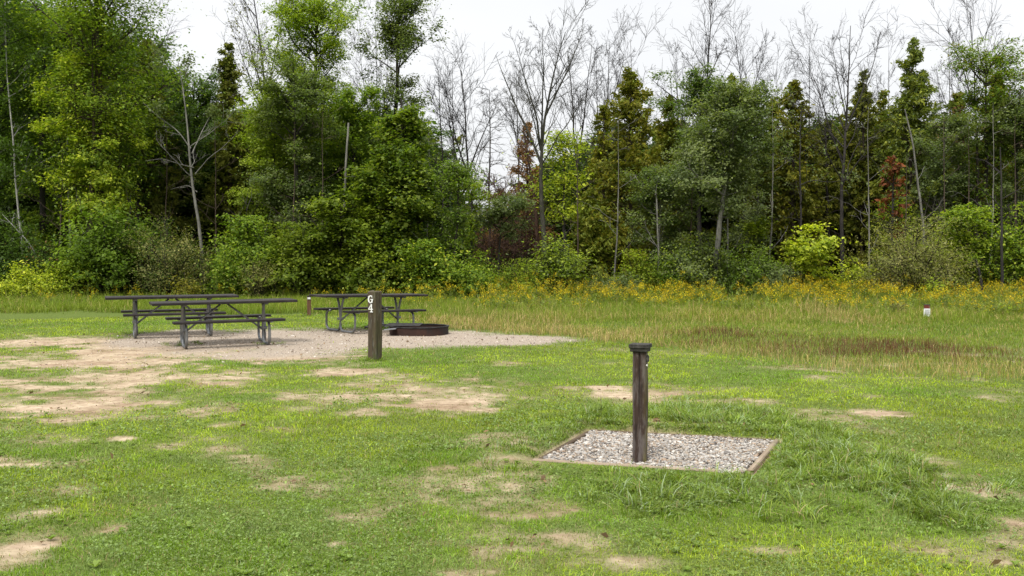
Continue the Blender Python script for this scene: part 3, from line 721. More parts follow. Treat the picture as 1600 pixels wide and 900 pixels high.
# ------------------------------------------------------------------ picnic tables
M_plank = surf('table_plank', (.011, .0085, .008), (.026, .021, .019), (2.2, 45, 45), .62, .25, 0, .3, lo=.3, hi=.7, c3=(.046, .038, .033), s3=2.2, lo3=.52, hi3=.75)
M_plank_shade = M_plank
M_pipe = surf('galvanised_pipe', (.13, .135, .14), (.23, .235, .24), (12, 12, 12), .5, .5, .55, .1, lo=.3, hi=.7)
def arc(c, r, a0, a1, n=7):
    t = np.radians(np.linspace(a0, a1, n)); return [(0, c[0] + r * math.cos(q), c[1] + r * math.sin(q)) for q in t]
def picnic_table(label):
    root = empty('picnic_table'); tag(root, label, 'picnic table', 'brown picnic tables on galvanised pipe frames')
    top = MB()
    for i in range(3):
        top.box((0, -.255 + .255 * i, .745), (2.42, .246, .044), bev=.006)
    top.build('tabletop', M_plank, root)
    for s in (-1, 1):
        MB().box((0, s * .66, .445), (1.83, .25, .042), bev=.006).build('bench_seat', M_plank, root)
    r = .024
    for e in (-1, 1):
        X = e * .68
        for s in (-1, 1):
            # pipe: from under the top, down and inward, along the ground and back up to the bench
            pth = [(0, s * .20, .722), (0, s * .135, .60), (0, s * .075, .42), (0, s * .05, .28), (0, s * .055, .16)]
            pth += [(0, s * a, b) for (_, a, b) in arc((.185, .14 + .012), .13, 190, 268, 6)]
            pth += [(0, s * .35, .024)]
            pth += [(0, s * a, b) for (_, a, b) in arc((.545, .165), .142, 272, 360, 8)]
            pth += [(0, s * a, b) for (_, a, b) in arc((.565, .30), .122, 0, 88, 7)]
            pth += [(0, s * .50, .421)]
            MB().tube(np.array(pth) + np.array([X + s * .026, 0, 0]), r, 10).build('leg', M_pipe, root, True)
        b = MB(); b.box((X, 0, .708), (.075, .56, .030), bev=.004); b.build('crossbar', M_pipe, root)
        MB().box((X, .66, .416), (.06, .24, .014), bev=.002).build('seat_bracket', M_pipe, root)
        MB().box((X, -.66, .416), (.06, .24, .014), bev=.002).build('seat_bracket', M_pipe, root)
        MB().tube([(X - e * .02, 0, .24), (e * .06, 0, .705)], .017, 8).build('brace', M_pipe, root, True)
        MB().box((X, 0, .27), (.11, .11, .05), bev=.01).build('clamp', M_pipe, root)
    MB().box((0, 0, .714), (.2, .10, .014), bev=.003).build('brace_plate', M_pipe, root)
    return root
def place(root, px, py, d, rz, rx=0., ry=0., dz=0.):
    u = (px - CX) / F; x = u * d
    root.location = (x, d, H1(x, d) + dz); root.rotation_euler = (rx, ry, rz)
t1 = picnic_table('front brown picnic table of the overlapping pair, before the other'); place(t1, 350, 530, 17.4, math.radians(24), ry=math.radians(-.5))
t2 = picnic_table('rear brown picnic table of the overlapping pair, partly hidden by the other'); place(t2, 269, 517, 19.35, math.radians(23), ry=math.radians(-.2))
t3 = picnic_table('brown picnic table standing by itself, behind the G 4 post and steel ring'); place(t3, 577, 513, 20.9, math.radians(37), ry=math.radians(.8))

# ------------------------------------------------------------------ fire ring
M_rust = surf('rusty_steel', (.026, .016, .013), (.060, .031, .023), (5, 5, 9), .85, .25, .2, .4, lo=.3, hi=.72, c3=(.030, .024, .022), s3=2.5)
M_soot = surf('sooty_steel', (.012, .012, .012), (.05, .048, .045), (9, 9, 9), .7, .35, .4, .3)
fr = empty('fire_ring'); fx, fd = (654.5 - CX) / F * 19.95, 19.95
fr.location = (fx, fd, H1(fx, fd)); tag(fr, 'low rusty steel fire ring with a hinged grate on the gravel pad', 'fire ring')
def ringmesh(name, ro, ri, z0, z1, mat, k=72):
    th = np.arange(k) * 2 * PI / k; c, s = np.cos(th), np.sin(th)
    rings = [(ro, z0), (ro, z1), (ri, z1), (ri, z0)]
    V = np.concatenate([np.column_stack([r * c, r * s, np.full(k, z)]) for r, z in rings]); j = np.arange(k); j2 = (j + 1) % k
    q = np.concatenate([np.stack([a * k + j, a * k + j2, b * k + j2, b * k + j], 1) for a, b in ((0, 1), (1, 2), (2, 3), (3, 0))])
    return mk(name, V, [q], mat, fr, None, smooth=False)
ringmesh('ring', .590, .575, -.05, .158, M_rust)
ringmesh('rim', .602, .560, .158, .176, M_soot)
a = np.linspace(0, 2 * PI, 40, endpoint=False)
V = np.concatenate([np.column_stack([r * np.cos(a), r * np.sin(a), z + rng.normal(0, .008, 40)]) for r, z in ((.57, .05), (.40, .06), (.22, .075))] + [[[0, 0, .08]]])
j = np.arange(40); j2 = (j + 1) % 40
mk('ash_bed', V, [np.concatenate([np.stack([o + j, o + j2, o + 40 + j2, o + 40 + j], 1) for o in (0, 40)]), np.stack([80 + j, 80 + j2, np.full(40, 120)], 1)], surf('ash', (.03, .03, .03), (.16, .155, .15), (8, 8, 8), .95, .1, 0, .8), fr)
g = MB()
gw = .36
for sy in (-1, 1): g.box((-.30, sy * gw, .196), (.66, .03, .012), bev=.002)
for sx in (-.63, .03): g.box((sx, 0, .1965), (.03, gw * 2 - .032, .0118), bev=.002)
for i in range(11): g.tube([(-.615, -.30 + i * .06, .196), (.015, -.30 + i * .06, .196)], .006, 6)
g.build('grate', M_soot, fr)
for sy in (-.22, .168):
    h = MB(); h.tube([(-.62, sy, .189), (-.80, sy, .180), (-.93, sy, .168)], .012, 8); h.tube([(-.93, sy, .168), (-1.06, sy, .158)], .022, 10); h.build('handle', M_soot, fr, True)
MB().box((-.52, -.46, .135), (.24, .20, .02), ry=math.radians(-6), bev=.003).build('bracket_plate', M_pipe, fr)

# ------------------------------------------------------------------ trees
BARK = dict(grey=(.034, .030, .027), dark=(.035, .029, .024), brown=(.062, .045, .033), pale=(.155, .147, .128), birch=(.30, .29, .265), red=(.075, .043, .030), green=(.045, .043, .032))
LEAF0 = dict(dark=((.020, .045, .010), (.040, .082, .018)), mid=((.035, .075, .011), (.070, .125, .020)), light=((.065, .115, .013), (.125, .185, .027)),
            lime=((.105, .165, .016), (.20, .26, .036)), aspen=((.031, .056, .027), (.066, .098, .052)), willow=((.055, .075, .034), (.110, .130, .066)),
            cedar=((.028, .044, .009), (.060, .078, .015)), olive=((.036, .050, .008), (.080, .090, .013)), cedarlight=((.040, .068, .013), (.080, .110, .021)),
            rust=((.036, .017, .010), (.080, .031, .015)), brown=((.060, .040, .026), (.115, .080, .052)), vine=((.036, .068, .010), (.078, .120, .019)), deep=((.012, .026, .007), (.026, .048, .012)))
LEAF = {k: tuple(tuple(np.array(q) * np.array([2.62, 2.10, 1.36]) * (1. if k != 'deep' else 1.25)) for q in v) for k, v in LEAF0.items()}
def paths(S, D, L, up, wig, n):
    """curved limb paths: start S, direction D, length L; up bends the outer part upward (or down)"""
    m = len(S); t = np.linspace(0, 1, n)[None, :, None]
    Ls = L[:, None, None]
    P = S[:, None, :] + D[:, None, :] * Ls * t
    P[:, :, 2] += (np.broadcast_to(up, (m,))[:, None] * L[:, None] * t[..., 0] ** 2)
    w = rng.normal(0, 1, (m, n, 3)); w[:, 0] = 0; w = np.cumsum(w, 1) / math.sqrt(n)
    return P + w * Ls * wig * np.minimum(t * 2, 1)
def at_t(P, idx, t):
    n = P.shape[1]; f = t * (n - 1); i = np.minimum(f.astype(int), n - 2); u = (f - i)[:, None]
    a = P[idx, i]; b = P[idx, i + 1]
    return a * (1 - u) + b * u, norm(b - a)
def sub(P, Lp, m, t0, t1, ang, ratio, up, wig, n, tpow=1.):
    """m children on every path of P"""
    idx = np.repeat(np.arange(len(P)), m); k = len(idx)
    t = t0 + (t1 - t0) * rng.random(k) ** tpow
    s, d = at_t(P, idx, t)
    r = rng.normal(0, 1, (k, 3)); r = norm(r - (r * d).sum(1, keepdims=True) * d)
    a = np.radians(ang) * np.exp(rng.normal(0, .25, k)); D = norm(d * np.cos(a)[:, None] + r * np.sin(a)[:, None])
    L = Lp[idx] * ratio * (1.15 - .65 * t) * np.exp(rng.normal(0, .25, k))
    return paths(s, D, L, up, wig, n), L, idx, t
def trunk_path(pts, n=14, wig=.02):
    pts = np.asarray(pts, float); seg = np.linalg.norm(np.diff(pts, axis=0), axis=1); c = np.concatenate([[0], np.cumsum(seg)]); t = np.linspace(0, c[-1], n)
    P = np.stack([np.interp(t, c, pts[:, k]) for k in range(3)], 1)
    for _ in range(2): P[1:-1] = .25 * P[:-2] + .5 * P[1:-1] + .25 * P[2:]
    w = np.cumsum(rng.normal(0, 1, (n, 3)) * np.array([1, 1, 0]), 0) / math.sqrt(n); w -= w[0]
    return P + w * c[-1] * wig
def wood(name, sets, col, parent, rough=.12):
    """sets of (paths, radii, sides) joined into one limb mesh"""
    V = []; P = []; o = 0
    for p, r, k in sets:
        v, q = tubes(p, r, k); V.append(v); P.append(q + o); o += len(v)
    V = np.concatenate(V); C = np.array(col)[None] * np.exp((fbm(V[:, 0] + V[:, 1], V[:, 2], .6, 3, 701) - .5) * 1.2)[:, None]
    return mk(name, V, [np.concatenate(P)], M_bark, parent, {'col': C})
def taper(L, n, r0, r1): return np.linspace(0, 1, n)[None, :] * (r1 - r0[:, None]) + r0[:, None]
def leafcol(pal, n, clump, extra=None, ex=.0):
    a, b = LEAF[pal]; c = lerp(a, b, np.clip(clump + rng.normal(0, .22, n), 0, 1.3)) * np.exp(rng.normal(0, .17, n))[:, None]
    if extra is not None:
        a2, b2 = LEAF[extra]; k = rng.random(n) < ex; c[k] = lerp(a2, b2, rng.random(k.sum()))
    return c
PROF = {
    'oval': lambda t: np.sin(PI * np.clip(.16 + .80 * t, 0, 1)) ** .75,
    'cone': lambda t: (1 - t) ** .75 * np.minimum(1, .55 + 2.2 * t),
    'col': lambda t: np.clip((1.04 - t) * 2.6, 0, 1) ** .6 * np.minimum(1, .75 + t),
    'spire': lambda t: (1.02 - t) ** .72 * np.minimum(1, .8 + t),
    'spread': lambda t: np.sin(PI * np.clip(.35 + .60 * t, 0, 1)) ** .6,
    'airy': lambda t: .55 + .45 * np.sin(PI * np.clip(.1 + .85 * t, 0, 1)),
    'bush': lambda t: np.sqrt(np.clip(1.03 - t * t, 0, 1)) * np.minimum(1, .8 + t),
}
SH = lambda px, d: (px - CX) / F * d
ZT = lambda py, d: W(800, py, d)[2]
def tree(name, label, cat, px, d, top, wpx, pal, low=440, prof='oval', n=9000, leaf=.13, asp=.62, bark='grey', M=34, kids=7, lean=0., tr=None, rise=.75, up=.12, spread=.20, group=None, extra=None, ex=0., mat=None, upn=1.25, twig=True, depth=1., parent=None, flat=.5, trunk_pts=None, dome=.25):
    """a broad leaved tree or bush: trunk, limbs, twigs and a crown of separate leaves gathered in clumps on the twigs"""
    x = SH(px, d); z0 = H1(x, d) - .05; ztop = ZT(top, d); zlow = max(ZT(low, d), z0 + .15); hh = ztop - z0; R = wpx / F * d / 2 * (1. if prof in ('bush', 'col') else .86)
    root = empty(name, (x, d, z0)); tag(root, label, cat, group)
    ztop -= z0; zlow -= z0; lx = lean / F * d
    tp = trunk_path(trunk_pts if trunk_pts is not None else [(0, 0, 0), (lx * .35, rng.normal(0, .05) * hh * .3, hh * .5), (lx, rng.normal(0, .03) * hh, ztop - .25)], 14, .012)
    tr = tr or .010 * hh + .035
    rt = np.linspace(1, .12, 14) ** .9 * tr; rt[0] *= 1.35
    # limbs
    h = np.sort(rng.random(M) ** .85); zb = zlow - (ztop - zlow) * .10 * rng.random(M) + (ztop - zlow) * .93 * h
    zb = np.clip(zb, .12, ztop - .3)
    f = np.interp(zb, tp[:, 2], np.arange(14)); i = np.minimum(f.astype(int), 12); u = (f - i)[:, None]; S = tp[i] * (1 - u) + tp[i + 1] * u
    az = np.arange(M) * 2.39996 + rng.normal(0, .4, M)
    rs = rise * (.35 + 1.1 * h) + rng.normal(0, .12, M)
    D = norm(np.stack([np.cos(az), np.sin(az) * depth, rs], 1))
    tt = np.clip((zb - zlow) / (ztop - zlow), 0, 1)
    lob = .42 + 1.0 * vnoise(az * .9 + 40, zb * 1.1, int(abs(px)) + 3)
    L = R * PROF[prof](tt) * lob * np.exp(rng.normal(0, .22, M)) * np.sqrt(1 + rs ** 2) * .86
    L = np.maximum(L, .18); L = np.minimum(L, np.where(rs > .05, (ztop * 1.02 - zb) / np.maximum(D[:, 2] + up, .08), 9e9).clip(.25, None))
    if prof == 'bush':                                  # many stems from the foot, vase shaped and uneven
        rr = np.sqrt(rng.random(M)); tall = np.exp(rng.normal(-.08, .2, M)) * (1 - .5 * rr ** 2) * (.45 + .6 * rng.random(M) ** .5)
        S = np.stack([rng.normal(0, .12, M) * R, rng.normal(0, .12, M) * R, rng.uniform(.02, .12, M) * hh], 1)
        T_ = np.stack([np.cos(az) * rr * R * 1.05, np.sin(az) * rr * R * 1.05, np.clip(tall, .12, 1.1) * hh], 1)
        L = np.linalg.norm(T_ - S, axis=1); D = (T_ - S) / L[:, None]; up = .06; rt = rt * .4; tp = tp * np.array([1, 1, .35])
    P1 = paths(S, D, L, up, .06, 7); r1 = taper(L, 7, np.minimum(.45 * tr, .016 * L + .008), .006)
    P2, L2, i2, t2 = sub(P1, L, kids, .25, 1., 48, .48, .08, .08, 5)
    r2 = taper(L2, 5, .010 * L2 + .005, .004)
    sets = [(tp[None], rt[None], 9), (P1, r1, 5)] + ([(P2, r2, 3)] if twig else [])
    wood('trunk', sets, BARK[bark], root)
    # leaves in clumps along limbs ends and twigs
    n = int(n * Q * 1.7); leaf = leaf * .67
    nb = len(P2); w = L2 ** 1.2; pick = rng.choice(nb, n, p=w / w.sum())
    q, _ = at_t(P2, pick, rng.uniform(.2, 1.08, n).clip(0, 1))
    clump = rng.normal(.45, .25, nb)[pick] + .25 * (rng.normal(0, 1, len(P1))[i2])[pick]
    sg = spread * (.5 + .35 * L2[pick])[:, None] * np.where(rng.random((n, 1)) < .16, 2.6, 1.)
    P = q + rng.normal(0, 1, (n, 3)) * sg * np.array([1, 1, flat])
    out = P - np.array([tp[:, 0].mean(), tp[:, 1].mean(), (zlow + ztop) / 2 - .3 * (ztop - zlow)]); out = norm(out)
    ok = (P[:, 2] > .05) & (P[:, 2] < ztop + .25); P = P[ok]; out = out[ok]; clump = clump[ok]; n = len(P)
    col = leafcol(pal, n, clump, extra, ex)
    nrm = rng.normal(0, .75, (n, 3)) + out * .65; nrm[:, 2] += upn
    V, F4, C = leafq2(P, norm(nrm), leaf, asp, col)
    mk('crown', V, [F4], mat or M_leaf, root, {'col': C})
    return root
def leafq2(P, nrm, size, asp, col, kink=.16, droop=.35):
    n = len(P); s = (size * np.exp(rng.normal(0, .27, n)))[:, None]
    r = rng.normal(0, 1, (n, 3)); r[:, 2] -= droop * 2
    a = norm(r - (r * nrm).sum(1, keepdims=True) * nrm); b = np.cross(nrm, a); w = s * asp
    V = np.stack([P - a * s * .5, P - a * s * .06 + b * w * .5 + nrm * w * kink, P + a * s * .5, P - a * s * .06 - b * w * .5 + nrm * w * kink], 1).reshape(-1, 3)
    return V, np.arange(n)[:, None] * 4 + np.arange(4)[None], np.repeat(col, 4, 0)
def conifer(name, label, cat, px, d, top, wpx, pal, low=450, n=9000, bark='brown', M=150, group=None, extra=None, ex=0., droop=-.12, prof='spire', dens=1., spray=.155, asp=.40, gap=0., lean=0.):
    """cedar: straight trunk, many short limbs, flat hanging sprays"""
    x = SH(px, d); z0 = H1(x, d) - .05; ztop = ZT(top, d) - z0; zlow = max(ZT(low, d) - z0, .2); R = wpx / F * d / 2 * 1.15
    root = empty(name, (x, d, z0)); tag(root, label, cat, group)
    tr = .009 * ztop + .04; lx = lean / F * d
    tp = trunk_path([(0, 0, 0), (lx * .5, 0, ztop * .5), (lx, 0, ztop - .02)], 14, .006); rt = np.linspace(1, .06, 14) * tr; rt[0] *= 1.3
    h = rng.random(M) ** 1.0; zb = zlow + (ztop - zlow) * h * .985
    S = np.stack([np.interp(zb, tp[:, 2], tp[:, k]) for k in range(3)], 1); S[:, 2] = zb
    az = rng.uniform(0, 2 * PI, M)
    lobes = .66 + .6 * vnoise(az * 1.1 + 50, zb * 1.1, int(px) + 7)          # an uneven outline
    L = np.maximum(R * PROF[prof](h) * lobes * np.exp(rng.normal(0, .24, M)), .14)
    D = norm(np.stack([np.cos(az), np.sin(az), .32 + .65 * h + rng.normal(0, .14, M)], 1))
    P1 = paths(S, D, L, droop + .16 * h, .05, 6); r1 = taper(L, 6, .011 * L + .008, .004)
    P2, L2, i2, t2 = sub(P1, L, 5, .2, 1., 42, .42, -.05, .06, 4)
    wood('trunk', [(tp[None], rt[None], 8), (P1, r1, 4)], BARK[bark], root)
    n = int(n * Q * 1.45); bare = rng.random(M) < gap; w = (L2 + .12) * (~bare[i2]); pick = rng.choice(len(P2), n, p=w / w.sum())
    q, tg = at_t(P2, pick, rng.uniform(0, 1., n))
    clump = (rng.normal(.5, .25, M)[i2])[pick] + rng.normal(0, .12, len(P2))[pick]
    P = q + rng.normal(0, 1, (n, 3)) * np.array([.075, .075, .05]) * dens
    ok = P[:, 2] > .05; P, tg, clump = P[ok], tg[ok], clump[ok]; n = len(P)
    col = leafcol(pal, n, clump, extra, ex)
    az2 = rng.uniform(0, 2 * PI, n); nrm = np.stack([np.cos(az2), np.sin(az2), rng.normal(.5, .5, n)], 1)
    a = norm(tg + rng.normal(0, .45, (n, 3)) + np.array([0, 0, -.25])); nrm = norm(nrm - (nrm * a).sum(1, keepdims=True) * a); b = np.cross(nrm, a)
    s = (spray * np.exp(rng.normal(0, .28, n)))[:, None]; wv = s * asp
    V = np.stack([P - a * s * .45, P + a * s * .12 + b * wv * .5, P + a * s * .55 + np.array([0, 0, -.02]), P + a * s * .05 - b * wv * .5], 1).reshape(-1, 3)
    mk('crown', V, [np.arange(n)[:, None] * 4 + np.arange(4)[None]], M_needle, root, {'col': np.repeat(col, 4, 0)})
    return root
def bare(name, label, cat, px, d, stems, bark='grey', tr=.10, M=16, kids=7, kids2=4, Lf=.30, ang=34, up=.14, t0=.3, group=None, parts=True, leaves=None, twig=.006, ydep=.5, kids_t0=.25, base=None):
    """leafless tree: stems drawn as polylines of (picture x, picture y) carried to depth d; limbs and twigs grow from them"""
    z0 = H1(SH(px, d), d) - .05; x0 = SH(px, d)
    root = empty(name, (x0, d, z0)); tag(root, label, cat, group)
    sets = []; fine = []; ends = []
    for si, (pts, r0, r1) in enumerate(stems):
        dy = 0. if si == 0 else rng.normal(0, ydep)
        w = []
        for k, (a, b) in enumerate(pts):
            q = W(a, b, d); w.append((q[0] - x0, dy * (k / max(1, len(pts) - 1)), q[2] - z0))
        if si == 0: w[0] = (w[0][0], 0, 0.)
        n = 16; tp = trunk_path(w, n, .008); rt = np.linspace(r0 * .72, r1 * .55, n)
        if si == 0: rt[0] *= 1.3
        fine = [(tp[None], rt[None], 9)]
        Ltot = np.linalg.norm(np.diff(tp, axis=0), axis=1).sum()
        m = max(2, int(M * (1.25 if si == 0 else .8)))
        P1, L1, _, t1 = sub(tp[None], np.array([Ltot]), m, t0 if si == 0 else .15, 1., ang, Lf * 1.15, up, .05, 8)
        r_ = np.interp(t1, np.linspace(0, 1, n), rt)
        fine.append((P1, taper(L1, 8, np.minimum(r_ * .5, 0.0095 * L1 + .006), twig * .8), 5))
        P2, L2, i2, _ = sub(P1, L1, kids, kids_t0, 1., 38, .45, .03, .09, 6)
        fine.append((P2, taper(L2, 6, .003 * L2 + twig * .9, twig * .6), 3))
        if kids2:
            P3, L3, _, _ = sub(P2, L2, kids2, .2, 1., 36, .5, .02, .09, 4)
            fine.append((P3, taper(L3, 4, np.full(len(L3), twig * .7), twig * .45), 3)); ends.append(P3)
        else: ends.append(P2)
        wood('trunk' if si == 0 else 'limb', fine, BARK[bark], root)
    if leaves:
        pal, nl, size, tmin = leaves
        E = np.concatenate([e.reshape(-1, 3) for e in ends]); E = E[E[:, 2] > E[:, 2].max() * tmin]
        P = E[rng.choice(len(E), int(nl * Q))] + rng.normal(0, .12, (int(nl * Q), 3)); n = len(P)
        nr = rng.normal(0, 1, (n, 3)); nr[:, 2] += .8
        V, q, C = leafq2(P, norm(nr), size, .6, leafcol(pal, n, np.full(n, .5)))
        mk('crown', V, [q], M_leaf, root, {'col': C})
    return root

# ------------------------------------------------------------------ the wood edge, left to right
import zlib
def seeded(fn):
    def g(name, label, *a, **k):
        global rng
        keep = rng; rng = np.random.default_rng(zlib.crc32(label.encode()))
        try: return fn(name, label, *a, **k)
        finally: rng = keep
    return g
tree, conifer, bare = seeded(tree), seeded(conifer), seeded(bare)

# far left
tree('maple_tree', 'tall dark green broadleaf tree at the left border of the wood', 'tree', -20, 39, -90, 240, 'dark', low=380, n=22000, leaf=.14, M=60, extra='mid', ex=.2)
bare('birch_tree', 'slender white trunked birch with few leaves, farthest left in the wood', 'tree', 42, 37.6, [([(42, 460), (38, 410), (28, 330), (22, 250), (14, 170), (8, 80), (2, -20)], .060, .03)], 'birch', M=12, Lf=.14, ang=60, kids2=0, leaves=('dark', 3500, .11, .15))
bare('birch_tree', 'short thin white birch pole showing among dark leaves left of the vine tree', 'tree', 104, 39.5, [([(108, 460), (106, 400), (104, 320), (100, 240), (98, 160)], .07, .04)], 'birch', M=8, Lf=.14, ang=60, kids2=0)
tree('maple_tree', 'big leafy tree with twin brown trunks hung with yellow green vine', 'tree', 158, 37.5, -120, 200, 'mid', low=330, n=26000, leaf=.15, M=64, bark='brown', tr=.20, extra='light', ex=.35, prof='airy', spread=.42, lean=12)
tree('climbing_vine', 'bright yellow green vine hanging down the twin trunked tree', 'vine', 138, 36.6, 40, 130, 'light', low=340, n=10000, leaf=.15, M=34, prof='col', bark='brown', rise=.1, up=-.25, extra='lime', ex=.3)
bare('tree_trunk', 'second brown trunk rising beside the vine hung tree', 'tree', 178, 38.2, [([(172, 460), (168, 380), (166, 250), (163, 120), (160, 0), (158, -110)], .15, .08), ([(150, 440), (140, 300), (124, 150), (118, 0), (112, -100)], .12, .07)], 'brown', M=14, Lf=.2, ang=55, kids2=3, ydep=.2)
tree('maple_bush', 'dense green maple bush at the foot of the vine hung tree', 'bush', 168, 35.6, 326, 125, 'mid', low=445, n=9500, leaf=.16, M=34, prof='bush', kids=6, rise=.5)
tree('shrub', 'low bright yellow green shrub at the left edge of the meadow', 'shrub', 48, 34.2, 418, 100, 'lime', low=462, n=4200, leaf=.12, M=24, prof='bush', extra='light', ex=.4, tr=.03)
tree('shrub', 'small lime topped sapling bush left of the maple bush', 'shrub', 108, 34.8, 400, 60, 'light', low=458, n=2600, leaf=.13, M=16, prof='bush', tr=.03)
tree('shrub', 'dull dark green shrub behind the yellow green one at far left', 'shrub', 78, 36.2, 372, 110, 'dark', low=455, n=6000, leaf=.12, M=26, prof='bush', tr=.04, extra='brown', ex=.12)
tree('shrub', 'dark green shrub cut by the left border', 'shrub', 0, 36.0, 340, 130, 'dark', low=455, n=7000, leaf=.13, M=28, prof='bush', tr=.05)
bare('dead_sapling', 'pale dead sapling bent over to the left at the far left shade', 'dead tree', 66, 36.0, [([(66, 455), (62, 405), (50, 380), (28, 358), (6, 335)], .045, .018), ([(28, 358), (34, 345), (40, 328)], .018, .008)], 'birch', M=5, Lf=.16, ang=50, kids=3, kids2=0)
bare('dead_sapling', 'small pale forked dead limb beside the vine hung tree foot', 'dead tree', 140, 35.2, [([(150, 455), (152, 400), (148, 360), (135, 356), (122, 372)], .035, .012), ([(140, 358), (143, 375), (150, 386)], .02, .010)], 'birch', M=3, Lf=.14, ang=50, kids=3, kids2=0)
# dark bay with the leaning dead birch
conifer('cedar_tree', 'tall dark cedar left of the leaning dead birch', 'tree', 236, 42, 62, 130, 'cedar', low=430, n=15000, M=190)
conifer('cedar_tree', 'dark pointed cedar right of the leaning dead birch', 'tree', 360, 42.5, 68, 105, 'cedar', low=430, n=13000, M=180)
tree('maple_tree', 'dark round crowned tree behind the leaning dead birch', 'tree', 300, 44, 118, 150, 'dark', low=400, n=17000, leaf=.14, M=48)
bare('dead_birch', 'pale leaning dead birch with bare crooked limbs in the dark bay', 'tree', 314, 36.4,
     [([(314, 458), (316, 400), (310, 330), (302, 270), (296, 220), (291, 160), (280, 95)], .105, .022), ([(298, 232), (280, 205), (252, 185), (228, 162)], .035, .010), ([(300, 240), (312, 205), (326, 172)], .035, .012), ([(305, 272), (330, 245), (352, 232), (378, 208)], .028, .008), ([(303, 262), (285, 258), (262, 250), (240, 255)], .026, .008), ([(308, 300), (290, 288), (258, 294)], .024, .008)],
     'pale', M=4, Lf=.20, ang=50, kids=4, kids2=3, t0=.5, ydep=.5, leaves=('aspen', 900, .10, .75))
tree('olive_shrub', 'grey green dense shrub below the leaning dead birch', 'shrub', 268, 35.4, 338, 120, 'willow', low=440, n=8500, leaf=.10, asp=.5, M=34, prof='bush', bark='dark', extra='dark', ex=.3)
tree('shrub', 'dark low shrub with brown stems behind the left tables', 'shrub', 232, 36.6, 350, 80, 'dark', low=445, n=5000, leaf=.12, M=24, prof='bush', tr=.04)
tree('maple_bush', 'broad green maple bush between the dead birch and vine mound', 'bush', 388, 35.2, 348, 120, 'mid', low=440, n=9500, leaf=.15, M=34, prof='bush', extra='light', ex=.25)
tree('shrub', 'small grey leaved shrub at the wood foot right of maple bush', 'shrub', 404, 33.8, 404, 50, 'willow', low=458, n=2000, leaf=.09, asp=.45, M=16, prof='bush', tr=.03)
tree('shrub', 'tiny reddish yellow shrub in front of the dead birch foot', 'shrub', 294, 33.4, 432, 42, 'olive', low=462, n=900, leaf=.10, M=10, prof='bush', tr=.02)
bare('bare_tree', 'thin bare tree rising above the left canopy beside green crown', 'tree', 415, 46, [([(418, 440), (416, 250), (412, 120), (402, 40), (392, -40)], .12, .03), ([(416, 200), (424, 110), (440, 40), (452, -20)], .05, .015), ([(413, 160), (395, 90), (372, 20)], .05, .015)], 'grey', M=18, kids=6, kids2=4, Lf=.26, t0=.45, leaves=('olive', 900, .09, .5))
# central green group
tree('ash_tree', 'tall light green tree topping the centre left group', 'tree', 490, 41, -6, 165, 'light', low=300, n=24000, leaf=.16, asp=.45, M=60, prof='airy', extra='mid', ex=.4, kids=8)
tree('aspen_tree', 'blue green aspen crown in front of the light green tree', 'tree', 470, 38, 95, 140, 'aspen', low=360, n=19000, leaf=.115, asp=.8, M=50, prof='oval', extra='mid', ex=.15)
tree('aspen_tree', 'tall airy grey green aspen reaching the top behind the vine column', 'tree', 622, 42, -14, 125, 'aspen', low=290, n=15000, leaf=.13, asp=.8, M=54, prof='airy', bark='dark')
tree('maple_tree', 'mid green leafy tree left of the vine column', 'tree', 430, 39.5, 140, 130, 'light', low=400, n=15000, leaf=.14, M=44, prof='oval')
tree('maple_tree', 'green leafy tree between the pale snag and vine column', 'tree', 552, 40, 140, 105, 'mid', low=390, n=16000, leaf=.14, M=44, prof='oval', extra='light', ex=.2)
bare('snag', 'pale broken snag pole above the leafy vine mound', 'snag', 537, 36.2, [([(537, 460), (536, 380), (537, 300), (541, 240), (545, 192)], .085, .06)], 'pale', M=3, Lf=.12, ang=70, kids=2, kids2=0)
tree('climbing_vine', 'broad leaved vine mound smothering the pale snag', 'vine', 535, 35.2, 285, 98, 'vine', low=452, n=9500, leaf=.17, asp=.85, M=40, prof='col', kids=6, rise=.2, up=-.15, extra='light', ex=.10, bark='dark')
tree('climbing_vine', 'tall column of dark green vine leaves behind the picnic table', 'vine', 628, 35.6, 142, 98, 'vine', low=450, n=23000, leaf=.165, asp=.85, M=100, prof='col', kids=7, rise=.25, up=-.12, bark='dark', extra='dark', ex=.25, tr=.16)
tree('shrub', 'dark green viny shrub filling the gap right of the vine mound', 'shrub', 580, 34.4, 392, 70, 'vine', low=458, n=4200, leaf=.15, asp=.8, M=28, prof='bush', tr=.04)
tree('shrub', 'green shrub with yellowing leaves at the foot of the vine column', 'shrub', 668, 34.0, 385, 95, 'mid', low=460, n=5500, leaf=.15, M=28, prof='bush', extra='lime', ex=.15, tr=.04)
tree('shrub', 'dark green shrub left of the vine mound foot', 'shrub', 470, 34.8, 358, 100, 'vine', low=455, n=6500, leaf=.15, asp=.75, M=28, prof='bush', tr=.04)
tree('small_tree', 'small crooked tree with a long limb reaching right, right of vine column', 'tree', 708, 34.4, 262, 100, 'mid', low=385, n=3200, leaf=.13, M=24, prof='airy', bark='dark', extra='aspen', ex=.35, lean=10)
tree('small_tree', 'grey green leaf spray on thin stems, over the brown brush', 'tree', 778, 35.6, 310, 95, 'aspen', low=372, n=3200, leaf=.12, M=14, prof='spread', bark='dark', lean=8)
tree('sapling', 'light green sapling standing behind the crooked small tree', 'tree', 738, 37, 262, 55, 'light', low=400, n=1700, leaf=.14, M=20, prof='airy')
